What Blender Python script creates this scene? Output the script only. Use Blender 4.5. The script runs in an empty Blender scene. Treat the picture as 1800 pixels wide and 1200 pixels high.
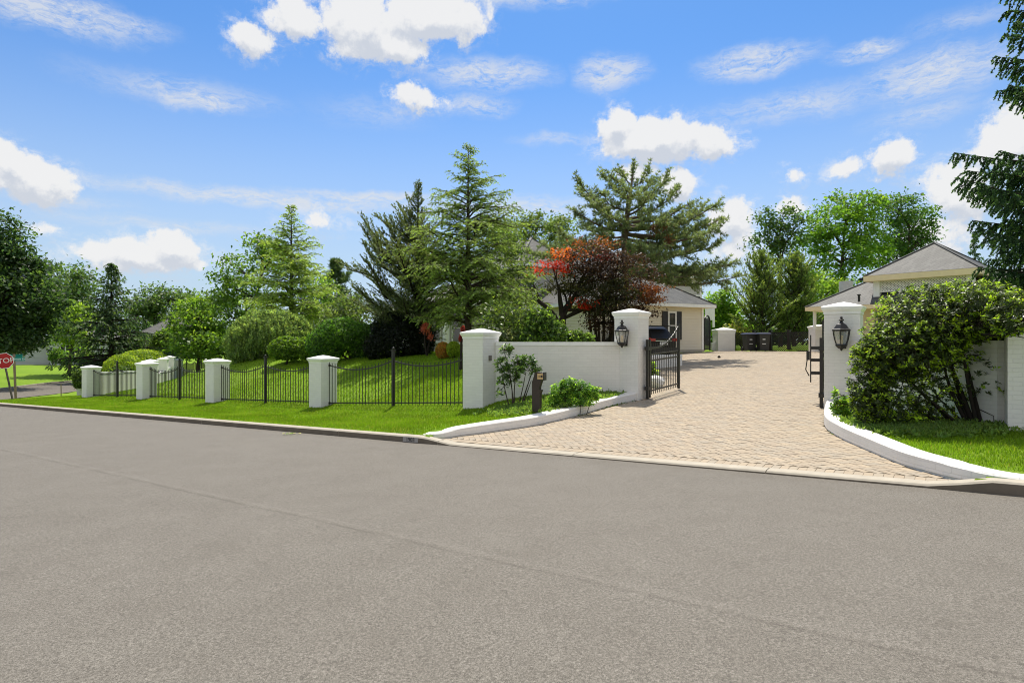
import bpy, math, random
import numpy as np
from mathutils import Vector, Matrix
random.seed(7)
RNG = np.random.default_rng(11)
scene = bpy.context.scene
COL = scene.collection
R = math.radians
F = 1050.0           # focal length in photo pixels (1800 wide)
EYE = 1.605
SA, CA = 0.8121, 0.5835
UD = np.array([-SA, CA, 0.0]); VD = np.array([CA, SA, 0.0])

def P(px, py, D):
    return np.array([(px-900.0)/F*D, D, EYE-(py-600.0)/F*D])
def U(u, v, z=0.0):
    return np.array([v*CA-u*SA, v*SA+u*CA, z])
def uv_of(x, y):
    return -SA*x+CA*y, CA*x+SA*y

# ------------------------------------------------------------------ terrain
def zk(u):
    return np.interp(u, [-200, -20, 45, 120, 300], [2.0, 0.71, -1.60, -2.4, -2.6])
def zroad(u, v):
    return zk(u)+0.018*np.maximum(4.5-np.abs(np.asarray(v)-3.5), 0.0)
DV = [8.0, 14.5, 25.0, 33.0, 40.0, 80.0]
def zdrive(u, v):
    u = np.asarray(u, float); v = np.asarray(v, float)
    uc = np.clip(u, -2, 16)
    zg = 0.14-0.008*(uc-4)
    z0 = zk(u)+0.02
    t = np.clip((v-8.0)/6.5, 0, 1)
    a = z0*(1-t)+zg*t
    up = np.interp(v, [14.5, 25, 33, 40, 80], [0, .44, .85, .90, 1.0])
    return np.where(v > 14.5, zg+up, a)
S0 = np.array([-20.7, 29.4]); SD = np.array([-.326, .9454]); SP = np.array([-.9454, -.326])
def sp_of(x, y):
    dx, dy = np.asarray(x)-S0[0], np.asarray(y)-S0[1]
    return dx*SD[0]+dy*SD[1], dx*SP[0]+dy*SP[1]
def SXY(s, p):
    q = S0+SD*s+SP*p
    return q
def zside(s):
    return np.interp(s, [-30, 0, 13, 40, 80, 200], [-1.0, -1.30, -1.83, -2.28, -2.7, -3.2])
def pnear(s):
    return 5.2-np.maximum(0, np.asarray(s)-28)*.18
ROADW = 5.9

def xy_uv(u, v):
    q = U(u, v); return (q[0], q[1])
def dpx(px, D):
    return ((px-900)/F*D, D)
# low wall outlines (driveway side, bottom) traced on the driveway surface
def unproj(px, py, fn):
    lo, hi = 4.0, 60.0
    for _ in range(50):
        m = .5*(lo+hi); q = P(px, py, m); u, v = uv_of(q[0], q[1])
        if q[2] > fn(u, v): lo = m
        else: hi = m
    return P(px, py, lo)
LW = [unproj(a, b, zdrive) for a, b in [(776,772.5),(811,766.5),(846,762),(879,757.5),(942,748),(1012,732),(1070,715.5),(1108,703)]]
RW = [unproj(a, b, zdrive) for a, b in [(1446,738),(1449,749),(1473,769),(1529,794.5),(1585,818),(1648,836),(1681,844)]]
LW[-1] = U(6.28, 14.2); RW[0] = U(1.98, 14.2)
court = [tuple(q[:2]) for q in LW]+[xy_uv(6.25, 14.6), dpx(1136, 17), dpx(1128, 24), dpx(1080, 25), dpx(1000, 27), dpx(1000, 31), dpx(1150, 33.2), (11.6, 36.1),
         dpx(1262, 39.8), dpx(1440, 35), dpx(1600, 27), xy_uv(1.6, 16)]+[tuple(q[:2]) for q in RW]+[xy_uv(-.2, 8.2), xy_uv(-.1, 7.98), xy_uv(7.5, 7.98), xy_uv(7.6, 8.2)]
def poly_dist(x, y, pl):
    x = np.asarray(x, float); y = np.asarray(y, float); d = np.full(x.shape, 1e9)
    for (x0, y0), (x1, y1) in zip(pl, pl[1:]):
        dx, dy = x1-x0, y1-y0; t = np.clip(((x-x0)*dx+(y-y0)*dy)/(dx*dx+dy*dy), 0, 1)
        d = np.minimum(d, np.hypot(x-x0-t*dx, y-y0-t*dy))
    return d
def in_poly(x, y, poly):
    x = np.asarray(x); y = np.asarray(y); ins = np.zeros(x.shape, bool)
    n = len(poly)
    for i in range(n):
        x0, y0 = poly[i]; x1, y1 = poly[(i+1) % n]
        c = ((y0 > y) != (y1 > y)) & (x < (x1-x0)*(y-y0)/((y1-y0) if y1 != y0 else 1e-9)+x0)
        ins ^= c
    return ins

cp = []
for u in list(range(10, 40, 3))+[-2.4, -4, -6, -9, -14, -20]:
    q = U(u, 8.2); cp.append((q[0], q[1], float(zk(u))+.112))
for u, z in [(9.45,-.075),(15.8,-.43),(22.15,-.66),(28,-.865),(34,-1.13),(12.6,-.25),(19,-.55),(25,-.77),(31,-1.0)]:
    q = U(u, 11.8); cp.append((q[0], q[1], z))
for px, py, D in [(890,695,15.2),(985,693,15.2),(1075,692,15.4),(945,723,12.9),(1000,714,13.2),(900,728,13.2),(840,742,12.4),
                  (640,633,25.5),(560,632,27.5),(480,630,29),(432,629,31),(390,645,35),(720,631,24),(790,630,22),(860,640,19.5),(950,640,19),(1050,640,19),
                  (207,691,30.5),(238,686,35),(276,675,42.4),(317,664,50.2),(364,657,63),(25,700,29.6),(137,689,40),
                  (60,641,75),(100,641,78),(0,664,55),(130,655,62),(200,636,85),(350,634,85),(420,634,60),
                  (1000,620,36),(800,622,32),(700,622,40),(1270,612,45),(1400,612,45),(1560,600,40),(1700,600,32)]:
    q = P(px, py, D); cp.append(tuple(q))
for u, v, z in [(-1.05,11.8,.30),(-4,11.8,.33),(0.4,12.2,.28),(-3,10,.24),(-8,12,.5),(-5,17,.5),(-15,15,.8),(-3,20,.6),(3,22,.55),(8.5,18,.42),(-20,30,1.2),(-40,20,1.5)]:
    q = U(u, v); cp.append((q[0], q[1], z))
for q in LW[1:-1]:
    u, v = uv_of(q[0], q[1]); w = np.array([-.25, .3]); cp.append((q[0]+w[0], q[1]+w[1], float(zdrive(u, v))+.17))
for q in RW[1:-1]:
    u, v = uv_of(q[0], q[1]); cp.append((q[0]+.3, q[1]+.12, float(zdrive(u, v))+.16))
for x, y in [xy_uv(7.2, 20), xy_uv(7.4, 24), dpx(1060, 27)]:
    u, v = uv_of(x, y); cp.append((x, y, float(zdrive(u, v))+.1))
for x, y, z in [(0,80,1),(60,60,1.2),(60,100,1.2),(-30,110,-1),(-100,100,-1.5),(-120,40,-1.5),(0,200,0),(150,200,1),(-150,220,-2),(120,20,1.5)]:
    cp.append((x, y, z))
cp = np.array(cp)
def _k(d2): return np.where(d2 > 0, .5*d2*np.log(np.maximum(d2, 1e-9)), 0)
def _tps():
    n = len(cp); X = cp[:, :2]
    d2 = ((X[:, None]-X[None])**2).sum(-1)
    A = np.zeros((n+3, n+3)); A[:n, :n] = _k(d2)+np.eye(n)*1.5
    A[:n, n] = 1; A[:n, n+1:] = X; A[n, :n] = 1; A[n+1:, :n] = X.T
    return np.linalg.solve(A, np.r_[cp[:, 2], 0, 0, 0])
TW = _tps()
def zlawn(x, y):
    x = np.clip(np.asarray(x, float), -160, 160); y = np.clip(np.asarray(y, float), -20, 230)
    sh = x.shape; x = x.ravel(); y = y.ravel(); n = len(cp)
    out = np.zeros(len(x))
    for i in range(0, len(x), 20000):
        a = x[i:i+20000]; b = y[i:i+20000]
        d2 = (a[:, None]-cp[None, :, 0])**2+(b[:, None]-cp[None, :, 1])**2
        out[i:i+20000] = _k(d2)@TW[:n]+TW[n]+TW[n+1]*a+TW[n+2]*b
    return out.reshape(sh)
def road_band(x, y):
    s, p = sp_of(x, y); pn = pnear(s)
    return s, p-pn
def ground_z(x, y):
    x = np.asarray(x, float); y = np.asarray(y, float)
    u, v = uv_of(x, y)
    z = zlawn(x, y)
    kt = zk(u)+np.where(u > 3, .118, .135)-.004; w0 = np.clip((v-8.17)/1.3, 0, 1)
    z = np.where((v > 8.05) & (v < 9.6) & (u < 36), kt*(1-w0)+z*w0, z)
    s, q = road_band(x, y)
    zs = zside(s)
    d = np.where(q < 0, -q, q-ROADW)
    w = np.clip(d/2.5, 0, 1)
    near = (v > 8) & (s > -3) & (s < 95)
    z = np.where(near & (d < 2.5), np.where(d < 0, zs-.05, (zs-.05)*(1-w)+z*w+.06*np.clip(d/.3, 0, 1)*(1-w)), z)
    z = np.where(v < 8.08, zroad(u, v)-.06, z)
    z = np.where(v < -1.3, zroad(u, -1.0)+.1, z)
    k = in_poly(x, y, court) | ((poly_dist(x, y, court+court[:1]) < .13) & (v > 7.9))
    z = np.where(k, np.minimum(zdrive(u, v)-.06, z), z)
    return z
def gz(x, y): return float(ground_z(np.array([x]), np.array([y]))[0])

# ------------------------------------------------------------------ materials
class NT:
    def __init__(s, name):
        s.m = bpy.data.materials.new(name); s.m.use_nodes = True
        s.t = s.m.node_tree; s.n = s.t.nodes; s.n.clear()
        s.out = s.n.new('ShaderNodeOutputMaterial')
    def add(s, typ, **kw):
        n = s.n.new('ShaderNode'+typ)
        for k, v in kw.items(): setattr(n, k, v)
        return n
    def ln(s, a, b): s.t.links.new(a, b)
    def val(s, sock, v):
        if hasattr(v, 'links') or isinstance(v, bpy.types.NodeSocket): s.ln(v, sock)
        else: sock.default_value = v
    def math(s, op, a, b=0.0, c=None, clamp=False):
        n = s.add('Math', operation=op, use_clamp=clamp)
        s.val(n.inputs[0], a); s.val(n.inputs[1], b)
        if c is not None: s.val(n.inputs[2], c)
        return n.outputs[0]
    def noise(s, vec, scale, detail=4, rough=.6):
        n = s.add('TexNoise'); n.inputs['Scale'].default_value = scale
        n.inputs['Detail'].default_value = detail; n.inputs['Roughness'].default_value = rough
        if vec is not None: s.ln(vec, n.inputs['Vector'])
        return n.outputs['Fac']
    def ramp(s, fac, stops):
        n = s.add('ValToRGB'); e = n.color_ramp.elements
        while len(e) < len(stops): e.new(.5)
        for el, (p, c) in zip(e, stops): el.position = p; el.color = (*c, 1) if len(c) == 3 else c
        s.ln(fac, n.inputs[0]); return n.outputs[0]
    def mix(s, fac, a, b, blend='MIX'):
        n = s.add('Mix', data_type='RGBA', blend_type=blend)
        s.val(n.inputs[0], fac)
        for i, v in ((6, a), (7, b)):
            if isinstance(v, bpy.types.NodeSocket): s.ln(v, n.inputs[i])
            else: n.inputs[i].default_value = (*v, 1)
        return n.outputs[2]
    def bump(s, h, strength, dist, normal=None):
        n = s.add('Bump'); n.inputs['Strength'].default_value = strength; n.inputs['Distance'].default_value = dist
        s.ln(h, n.inputs['Height'])
        if normal: s.ln(normal, n.inputs['Normal'])
        return n.outputs[0]
    def pbr(s, col, rough=.6, metal=0, spec=.5, normal=None, **kw):
        n = s.add('BsdfPrincipled')
        if isinstance(col, bpy.types.NodeSocket): s.ln(col, n.inputs['Base Color'])
        else: n.inputs['Base Color'].default_value = (*col, 1)
        s.val(n.inputs['Roughness'], rough); n.inputs['Metallic'].default_value = metal
        n.inputs['Specular IOR Level'].default_value = spec
        if normal: s.ln(normal, n.inputs['Normal'])
        for k, v in kw.items(): n.inputs[k].default_value = v
        return n.outputs[0]
    def done(s, sh): s.ln(sh, s.out.inputs[0]); return s.m
    def obj(s): return s.add('TexCoord').outputs['Object']
    def uv(s): return s.add('TexCoord').outputs['UV']
    def geo(s): return s.add('NewGeometry').outputs['Position']

M = {}
def simple(name, col, rough=.6, metal=0, spec=.5, var=.12, scale=6, bump=0):
    t = NT(name); o = t.geo(); nz = t.noise(o, scale, 5)
    c = t.mix(nz, tuple(max(0, x*(1-var)) for x in col), tuple(min(1, x*(1+var)) for x in col))
    nm = t.bump(t.noise(o, scale*12, 3), .3, bump) if bump else None
    M[name] = t.done(t.pbr(c, rough, metal, spec, nm)); return M[name]

def mk_materials():
    simple('black_iron', (.016,.013,.011), .45, 0, .5, .25, 20)
    simple('post_brown', (.030,.020,.014), .5, 0, .4, .3, 14, .001)
    simple('white_trim', (.80,.79,.76), .5)
    simple('cream_trim', (.76,.62,.38), .55)
    simple('kerb_face', (.15,.125,.095), .9, 0, .15, .35, 5, .002)  # darker front face: asphalt stain plus its shade put into the colour
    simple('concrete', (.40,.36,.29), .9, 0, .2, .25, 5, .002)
    simple('shutter_black', (.012,.012,.014), .5)
    simple('bark', (.060,.046,.036), .9, 0, .15, .45, 9, .01)
    simple('bark_dark', (.030,.024,.020), .9, 0, .15, .4, 9, .01)
    simple('bark_pine', (.14,.105,.08), .9, 0, .15, .4, 9, .01)
    simple('mulch', (.09,.055,.035), .95, 0, .1, .4, 8, .02)
    simple('stone', (.55,.54,.50), .8, 0, .3, .2, 6, .01)
    simple('wood_post', (.23,.17,.11), .85, 0, .2, .25, 8)
    simple('rust_post', (.09,.075,.06), .7, .3, .4, .25, 8)
    simple('sign_green', (.005,.20,.17), .4, 0, .4, .1, 6)
    simple('sign_red', (.42,.008,.012), .35, 0, .4, .08, 6)
    simple('sign_white', (.80,.80,.78), .4)
    simple('paint_white', (.70,.69,.66), .8, 0, .2, .15, 12)
    simple('paint_black', (.02,.018,.017), .8)
    simple('patch_grey', (.30,.28,.26), .85)
    simple('bin_plastic', (.024,.024,.022), .5, 0, .4, .15, 5)
    simple('bin_lid', (.020,.024,.06), .4, 0, .5, .1, 5)
    simple('car_black', (.014,.013,.012), .38, 0, .18, .1, 3)
    simple('car_glass', (.008,.008,.008), .35, 0, .12)
    simple('car_trim', (.015,.015,.015), .6)
    simple('chrome', (.5,.5,.52), .25, .9)
    simple('tail_red', (.35,.006,.008), .2, 0, .6)
    simple('tyre', (.018,.018,.018), .85)
    simple('brass_plate', (.52,.36,.18), .35, .4)
    simple('grey_plate', (.16,.14,.12), .6)
    simple('candle', (.75,.55,.28), .6)
    simple('joint_sand', (.19,.155,.11), .95, 0, .1, .3, 10)
    # glass (dark, reflective window panes) and lantern glass
    t = NT('pane_glass'); M['pane_glass'] = t.done(t.pbr((.03,.035,.04), .06, 0, .8))
    t = NT('lamp_glass'); tr = t.add('BsdfTransparent'); tr.inputs[0].default_value = (.9,.89,.86,1)
    gl = t.add('BsdfGlossy'); gl.inputs['Roughness'].default_value = .12; df = t.add('BsdfDiffuse'); df.inputs[0].default_value = (.7,.68,.62,1)
    m1 = t.add('MixShader'); m1.inputs[0].default_value = .25; t.ln(tr.outputs[0], m1.inputs[1]); t.ln(df.outputs[0], m1.inputs[2])
    m2 = t.add('MixShader'); m2.inputs[0].default_value = .14; t.ln(m1.outputs[0], m2.inputs[1]); t.ln(gl.outputs[0], m2.inputs[2])
    M['lamp_glass'] = t.done(m2.outputs[0])
    # white painted brick
    def brick(name, base, var, bw=.215, bh=.0677, mort=.008, dark=.90, bstr=.55, dirt=True):
        t = NT(name); uv = t.uv(); b = t.add('TexBrick')
        t.ln(uv, b.inputs['Vector']); b.inputs['Scale'].default_value = 1
        b.inputs['Brick Width'].default_value = bw; b.inputs['Row Height'].default_value = bh
        b.inputs['Mortar Size'].default_value = mort*.5; b.inputs['Mortar Smooth'].default_value = .5
        b.inputs['Color1'].default_value = (*[x*(1+var) for x in base], 1)
        b.inputs['Color2'].default_value = (*[x*(1-var) for x in base], 1)
        b.inputs['Mortar'].default_value = (*[x*dark for x in base], 1)
        pos = t.geo(); nz = t.noise(pos, 2.2, 6, .7)
        col = t.mix(t.math('MULTIPLY', nz, .5), b.outputs['Color'], tuple(x*.80 for x in (base[0], base[1]*.98, base[2]*.94)))
        inv = t.math('SUBTRACT', 1, b.outputs['Fac'])
        h = t.math('ADD', inv, t.math('MULTIPLY', t.noise(pos, 60, 3), .5))
        M[name] = t.done(t.pbr(col, .65, 0, .3, t.bump(h, bstr, .006)))
    brick('white_brick', (.79,.765,.725), .03)
    brick('shingle', (.092,.092,.086), .28, .30, .14, .012, .45, .8)
    brick('shingle_dark', (.085,.082,.078), .25, .30, .14, .012, .45, .8)
    # cladding boards (real geometry carries the laps)
    for nm, c in (('siding_beige', (.68,.62,.50)), ('siding_grey', (.50,.48,.44)), ('siding_white', (.46,.47,.48)), ('siding_cream', (.74,.64,.46))):
        simple(nm, c, .6, 0, .3, .06, 2)
    # asphalt
    t = NT('asphalt'); uv = t.uv(); pos = t.geo()
    big = t.noise(pos, .22, 5, .6); mid = t.noise(pos, 1.7, 6, .65); fine = t.noise(pos, 64, 4, .85); fin2 = t.noise(pos, 210, 2, .7)
    g = t.math('ADD', t.math('MULTIPLY', fine, .55), t.math('MULTIPLY', fin2, .45))
    c0 = t.ramp(g, [(.38, (.052,.046,.037)), (.50, (.145,.132,.110)), (.62, (.30,.275,.235))])
    c1 = t.mix(t.ramp(mid, [(.35, (0,0,0)), (.68, (1,1,1))]), c0, t.mix(.22, c0, (.075,.063,.048)))
    c2 = t.mix(t.ramp(big, [(.35, (0,0,0)), (.65, (.5,.5,.5))]), c1, t.mix(.24, c1, (.20,.182,.158)))
    sep = t.add('SeparateXYZ'); t.ln(uv, sep.inputs[0])
    wob = t.math('MULTIPLY', t.math('SUBTRACT', t.noise(pos, .9, 4, .7), .5), .10)
    dv = t.math('ADD', t.math('SUBTRACT', sep.outputs[1], 3.52), wob)
    seam = t.math('SUBTRACT', 1, t.math('DIVIDE', t.math('ABSOLUTE', dv), .030), clamp=True)
    brk = t.ramp(t.noise(pos, 2.5, 3), [(.35, (.1,.1,.1)), (.6, (1,1,1))])
    c3 = t.mix(t.math('MULTIPLY', t.math('MULTIPLY', seam, .42), brk), c2, (.06,.05,.04))
    lip = t.math('SUBTRACT', 1, t.math('DIVIDE', t.math('ABSOLUTE', t.math('SUBTRACT', dv, .07)), .05), clamp=True)
    c3 = t.mix(t.math('MULTIPLY', lip, .10), c3, (.28,.255,.22))
    edge = t.math('MULTIPLY', t.math('SUBTRACT', t.math('SUBTRACT', sep.outputs[1], 7.55), wob), 1.8, clamp=True)
    c3 = t.mix(t.math('MULTIPLY', edge, .35), c3, (.105,.086,.065))
    vor = t.add('TexVoronoi', feature='DISTANCE_TO_EDGE'); vor.inputs['Scale'].default_value = .35
    wv = t.add('Vector'+'Math', operation='ADD'); t.ln(pos, wv.inputs[0])
    nv = t.add('TexNoise'); nv.inputs['Scale'].default_value = 1.2; nv.inputs['Detail'].default_value = 4; t.ln(pos, nv.inputs['Vector'])
    t.ln(nv.outputs['Color'], wv.inputs[1]); t.ln(wv.outputs[0], vor.inputs['Vector'])
    crk = t.math('LESS_THAN', vor.outputs['Distance'], .0022)
    c3 = t.mix(t.math('MULTIPLY', crk, .08), c3, (.07,.06,.05))
    h = t.math('ADD', g, t.math('MULTIPLY', lip, 1.0))
    M['asphalt'] = t.done(t.pbr(c3, .85, 0, .25, t.bump(h, .55, .006)))
    # paver
    t = NT('paver'); a = t.add('Attribute'); a.attribute_name = 'tint'; pos = t.geo()
    c = t.ramp(a.outputs['Fac'], [(0, (.34,.285,.215)), (.3, (.42,.345,.25)), (.55, (.39,.33,.25)), (.8, (.355,.315,.25)), (1, (.46,.375,.265))])
    c = t.mix(t.ramp(t.noise(pos, .5, 5, .65), [(.35, (0,0,0)), (.7, (.6,.6,.6))]), c, t.mix(.4, c, (.46,.39,.29)))
    c = t.mix(t.math('MULTIPLY', t.noise(pos, 60, 4, .8), .4), c, (.22,.16,.11))
    M['paver'] = t.done(t.pbr(c, .85, 0, .2, t.bump(t.noise(pos, 120, 3), .4, .003)))
    # lawn soil/grass sheet
    t = NT('lawn_grass'); pos = t.geo()
    n1 = t.noise(pos, .35, 5, .6); n2 = t.noise(pos, 3.5, 5, .7); n3 = t.noise(pos, 40, 4, .8)
    c = t.ramp(n3, [(.25, (.085,.16,.006)), (.5, (.155,.265,.011)), (.75, (.225,.35,.024))])
    c = t.mix(t.ramp(n2, [(.45, (0,0,0)), (.75, (.6,.6,.6))]), c, (.20,.25,.035))
    c = t.mix(t.ramp(n1, [(.4, (0,0,0)), (.7, (.45,.45,.45))]), c, (.08,.17,.006))
    M['lawn_grass'] = t.done(t.pbr(c, .9, 0, .15, t.bump(n3, .8, .03)))
    # foliage / blades: colour attribute per face
    def leaf(name, rough, spec, trans, gain=1.5):
        t = NT(name); a = t.add('Attribute'); a.attribute_name = 'leaf_col'
        tr = t.add('BsdfTranslucent')
        t.ln(t.mix(1.0, a.outputs['Color'], (gain*1.15, gain*1.15, gain*.6), 'MULTIPLY'), tr.inputs[0])
        ms = t.add('MixShader'); ms.inputs[0].default_value = trans
        t.ln(t.pbr(a.outputs['Color'], rough, 0, spec), ms.inputs[1]); t.ln(tr.outputs[0], ms.inputs[2])
        M[name] = t.done(ms.outputs[0])
    leaf('leaf', .5, .35, .48, 1.9); leaf('leaf_glossy', .40, .38, .40, 1.9); leaf('needle', .55, .3, .42, 1.8); leaf('blade', .6, .2, .45)
mk_materials()

# ------------------------------------------------------------------ mesh builder
class MB:
    def __init__(s): s.v = []; s.f = []; s.uv = []; s.mi = []
    def face(s, pts, uvs=None, mi=0):
        b = len(s.v); s.v += [tuple(map(float, p)) for p in pts]; s.f.append(tuple(range(b, b+len(pts))))
        if uvs is None:
            p = [np.array(q, float) for q in pts]; n = np.cross(p[1]-p[0], p[2]-p[0]); L = np.linalg.norm(n)
            n = n/L if L > 0 else np.array([0, 0, 1.])
            if abs(n[2]) > .8: uvs = [(q[0], q[1]) for q in p]
            else:
                h = np.array([-n[1], n[0], 0]); h /= np.linalg.norm(h); w = np.cross(n, h)
                uvs = [(q@h, q@w) for q in p]
        s.uv += uvs; s.mi.append(mi)
    def box(s, c, size, ax=None, mi=0, taper=1.0):
        c = np.array(c, float); X, Y, Z = ax if ax else (np.array([1., 0, 0]), np.array([0, 1., 0]), np.array([0, 0, 1.]))
        hx, hy, hz = [q/2 for q in size]
        def pt(a, b, d):
            k = taper if d > 0 else 1
            return c+X*a*hx*k+Y*b*hy*k+Z*d*hz
        for q in ([(-1,-1,-1),(-1,1,-1),(1,1,-1),(1,-1,-1)], [(-1,-1,1),(1,-1,1),(1,1,1),(-1,1,1)],
                  [(-1,-1,-1),(1,-1,-1),(1,-1,1),(-1,-1,1)], [(1,1,-1),(-1,1,-1),(-1,1,1),(1,1,1)],
                  [(-1,1,-1),(-1,-1,-1),(-1,-1,1),(-1,1,1)], [(1,-1,-1),(1,1,-1),(1,1,1),(1,-1,1)]):
            s.face([pt(*k) for k in q], None, mi)
    def bar(s, a, b, w, d=None, mi=0, up=(0, 0, 1)):
        a = np.array(a, float); b = np.array(b, float); d = d or w
        Z = b-a; L = np.linalg.norm(Z); Z = Z/L; up = np.array(up, float)
        if abs(Z@up) > .98: up = np.array([1., 0, 0])
        X = np.cross(up, Z); X /= np.linalg.norm(X); Y = np.cross(Z, X)
        s.box((a+b)/2, (w, d, L), (X, Y, Z), mi)
    def tube(s, pts, radii, n=6, mi=0, cap=True):
        pts = [np.array(p, float) for p in pts]; rings = []
        for i, p in enumerate(pts):
            t = pts[min(i+1, len(pts)-1)]-pts[max(i-1, 0)]; t = t/(np.linalg.norm(t)+1e-9)
            a = np.array([1., 0, 0]) if abs(t[0]) < .8 else np.array([0, 1., 0])
            x = np.cross(t, a); x /= np.linalg.norm(x); y = np.cross(t, x)
            rings.append([p+radii[i]*(x*math.cos(2*math.pi*k/n)+y*math.sin(2*math.pi*k/n)) for k in range(n)])
        b = len(s.v)
        for r in rings: s.v += [tuple(q) for q in r]
        for i in range(len(rings)-1):
            for k in range(n):
                k2 = (k+1) % n
                s.f.append((b+i*n+k, b+i*n+k2, b+(i+1)*n+k2, b+(i+1)*n+k)); s.uv += [(k/n, i), (k2/n, i), (k2/n, i+1), (k/n, i+1)]; s.mi.append(mi)
        if cap:
            s.f.append(tuple(b+(len(rings)-1)*n+k for k in range(n))); s.uv += [(0, 0)]*n; s.mi.append(mi)
    def lathe(s, c, prof, n=12, mi=0, ax=None, rot=0):
        c = np.array(c, float); X, Y, Z = ax if ax else (np.array([1., 0, 0]), np.array([0, 1., 0]), np.array([0, 0, 1.]))
        for (r0, z0), (r1, z1) in zip(prof, prof[1:]):
            for k in range(n):
                a0 = rot+2*math.pi*k/n; a1 = rot+2*math.pi*(k+1)/n
                def q(r, a, z): return c+X*r*math.cos(a)+Y*r*math.sin(a)+Z*z
                pts = [q(r0, a0, z0), q(r0, a1, z0), q(r1, a1, z1), q(r1, a0, z1)]
                if r0 < 1e-6: pts = [pts[0], pts[2], pts[3]]
                elif r1 < 1e-6: pts = pts[:3]
                s.face(pts, None, mi)
    def build(s, name, mat, parent=None, smooth=False):
        me = bpy.data.meshes.new(name); me.from_pydata(s.v, [], s.f)
        ul = me.uv_layers.new(name='UVMap'); ul.data.foreach_set('uv', np.array(s.uv, 'f').ravel())
        mats = mat if isinstance(mat, (list, tuple)) else [mat]
        for m in mats: me.materials.append(M[m])
        if len(mats) > 1: me.polygons.foreach_set('material_index', np.array(s.mi, 'i'))
        if smooth: me.polygons.foreach_set('use_smooth', np.ones(len(s.f), bool))
        me.update()
        o = bpy.data.objects.new(name, me); COL.objects.link(o)
        if parent: o.parent = parent; o.matrix_parent_inverse = parent.matrix_basis.inverted()
        return o
def tag(o, label=None, cat=None, group=None, kind=None):
    if label: o['label'] = label
    if cat: o['category'] = cat
    if group: o['group'] = group
    if kind: o['kind'] = kind
    elif label: o['kind'] = 'thing'
    return o
def thing(name, label, cat, loc, group=None, kind=None):
    o = bpy.data.objects.new(name, None); o.location = tuple(map(float, loc)); COL.objects.link(o)
    o.empty_display_size = .2
    return tag(o, label, cat, group, kind)
def copy_thing(src, loc):
    c = src.copy(); COL.objects.link(c); c.location = tuple(map(float, loc))
    def rec(a, b):
        for ch in a.children:
            d = ch.copy(); COL.objects.link(d); d.parent = b; rec(ch, d)
    rec(src, c); return c
ZU = np.array([0, 0, 1.])
AXU = (UD, -VD, ZU)          # local x along the kerb, y towards the street
def text_mesh(name, s, size, mat, origin, xd, yd, parent=None, extrude=.002, align='CENTER'):
    cu = bpy.data.curves.new(name+'_c', 'FONT'); cu.body = s; cu.size = size; cu.extrude = extrude; cu.align_x = align; cu.align_y = 'CENTER'
    tmp = bpy.data.objects.new(name+'_t', cu); COL.objects.link(tmp)
    me = bpy.data.meshes.new_from_object(tmp.evaluated_get(bpy.context.evaluated_depsgraph_get()))
    bpy.data.objects.remove(tmp); me.name = name
    X = np.array(xd, float); Y = np.array(yd, float); Z = np.cross(X, Y)
    mt = Matrix(((X[0], Y[0], Z[0], origin[0]), (X[1], Y[1], Z[1], origin[1]), (X[2], Y[2], Z[2], origin[2]), (0, 0, 0, 1)))
    me.transform(mt); me.materials.clear(); me.materials.append(M[mat])
    o = bpy.data.objects.new(name, me); COL.objects.link(o)
    if parent: o.parent = parent; o.matrix_parent_inverse = parent.matrix_basis.inverted()
    return o

# ------------------------------------------------------------------ setting: ground, roads, driveway, kerb
def lines(*segs):
    out = []
    for a, b, st in segs: out += list(np.arange(a, b-1e-6, st))
    return np.array(out+[segs[-1][1]])
def sheet(name, us, vs, zfn, mat, keep=None, fn=U):
    uu, vv = np.meshgrid(us, vs, indexing='ij')
    x = vv*CA-uu*SA; y = vv*SA+uu*CA
    z = zfn(x, y)
    me = bpy.data.meshes.new(name); nu, nv = len(us), len(vs)
    idx = np.arange(nu*nv).reshape(nu, nv)
    q = np.stack([idx[:-1, :-1], idx[:-1, 1:], idx[1:, 1:], idx[1:, :-1]], -1).reshape(-1, 4)
    if keep is not None:
        k = keep(x, y); q = q[k.ravel()[q].all(1)]
    V = np.stack([x.ravel(), y.ravel(), z.ravel()], -1)
    me.from_pydata(V.tolist(), [], q.tolist()); me.materials.append(M[mat])
    ul = me.uv_layers.new(name='UVMap'); li = q.ravel()
    ul.data.foreach_set('uv', np.stack([uu.ravel()[li], vv.ravel()[li]], -1).astype('f').ravel())
    me.polygons.foreach_set('use_smooth', np.ones(len(q), bool)); me.update()
    o = bpy.data.objects.new(name, me); COL.objects.link(o); return tag(o, kind='structure')
gu = lines((-2500, -300, 400), (-300, -60, 40), (-60, -8, 3), (-8, -2.5, .4), (-2.5, 10, .1), (10, 46, .5), (46, 110, 2), (110, 300, 20), (300, 2500, 400))
gv = lines((-2500, -300, 400), (-300, -20, 40), (-20, -2, 3), (-2, 7.9, 1.5), (7.9, 8.1, .07), (8.1, 15.5, .1), (15.5, 46, .5), (46, 120, 2.5), (120, 300, 20), (300, 2500, 400))
sheet('ground', gu, gv, ground_z, 'lawn_grass')
def zr(x, y):
    u, v = uv_of(x, y); return zroad(u, v)
sheet('road', lines((-120, -20, 10), (-20, 50, 1), (50, 200, 10)), lines((-1.2, 8.0, .4)), zr, 'asphalt')
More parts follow.
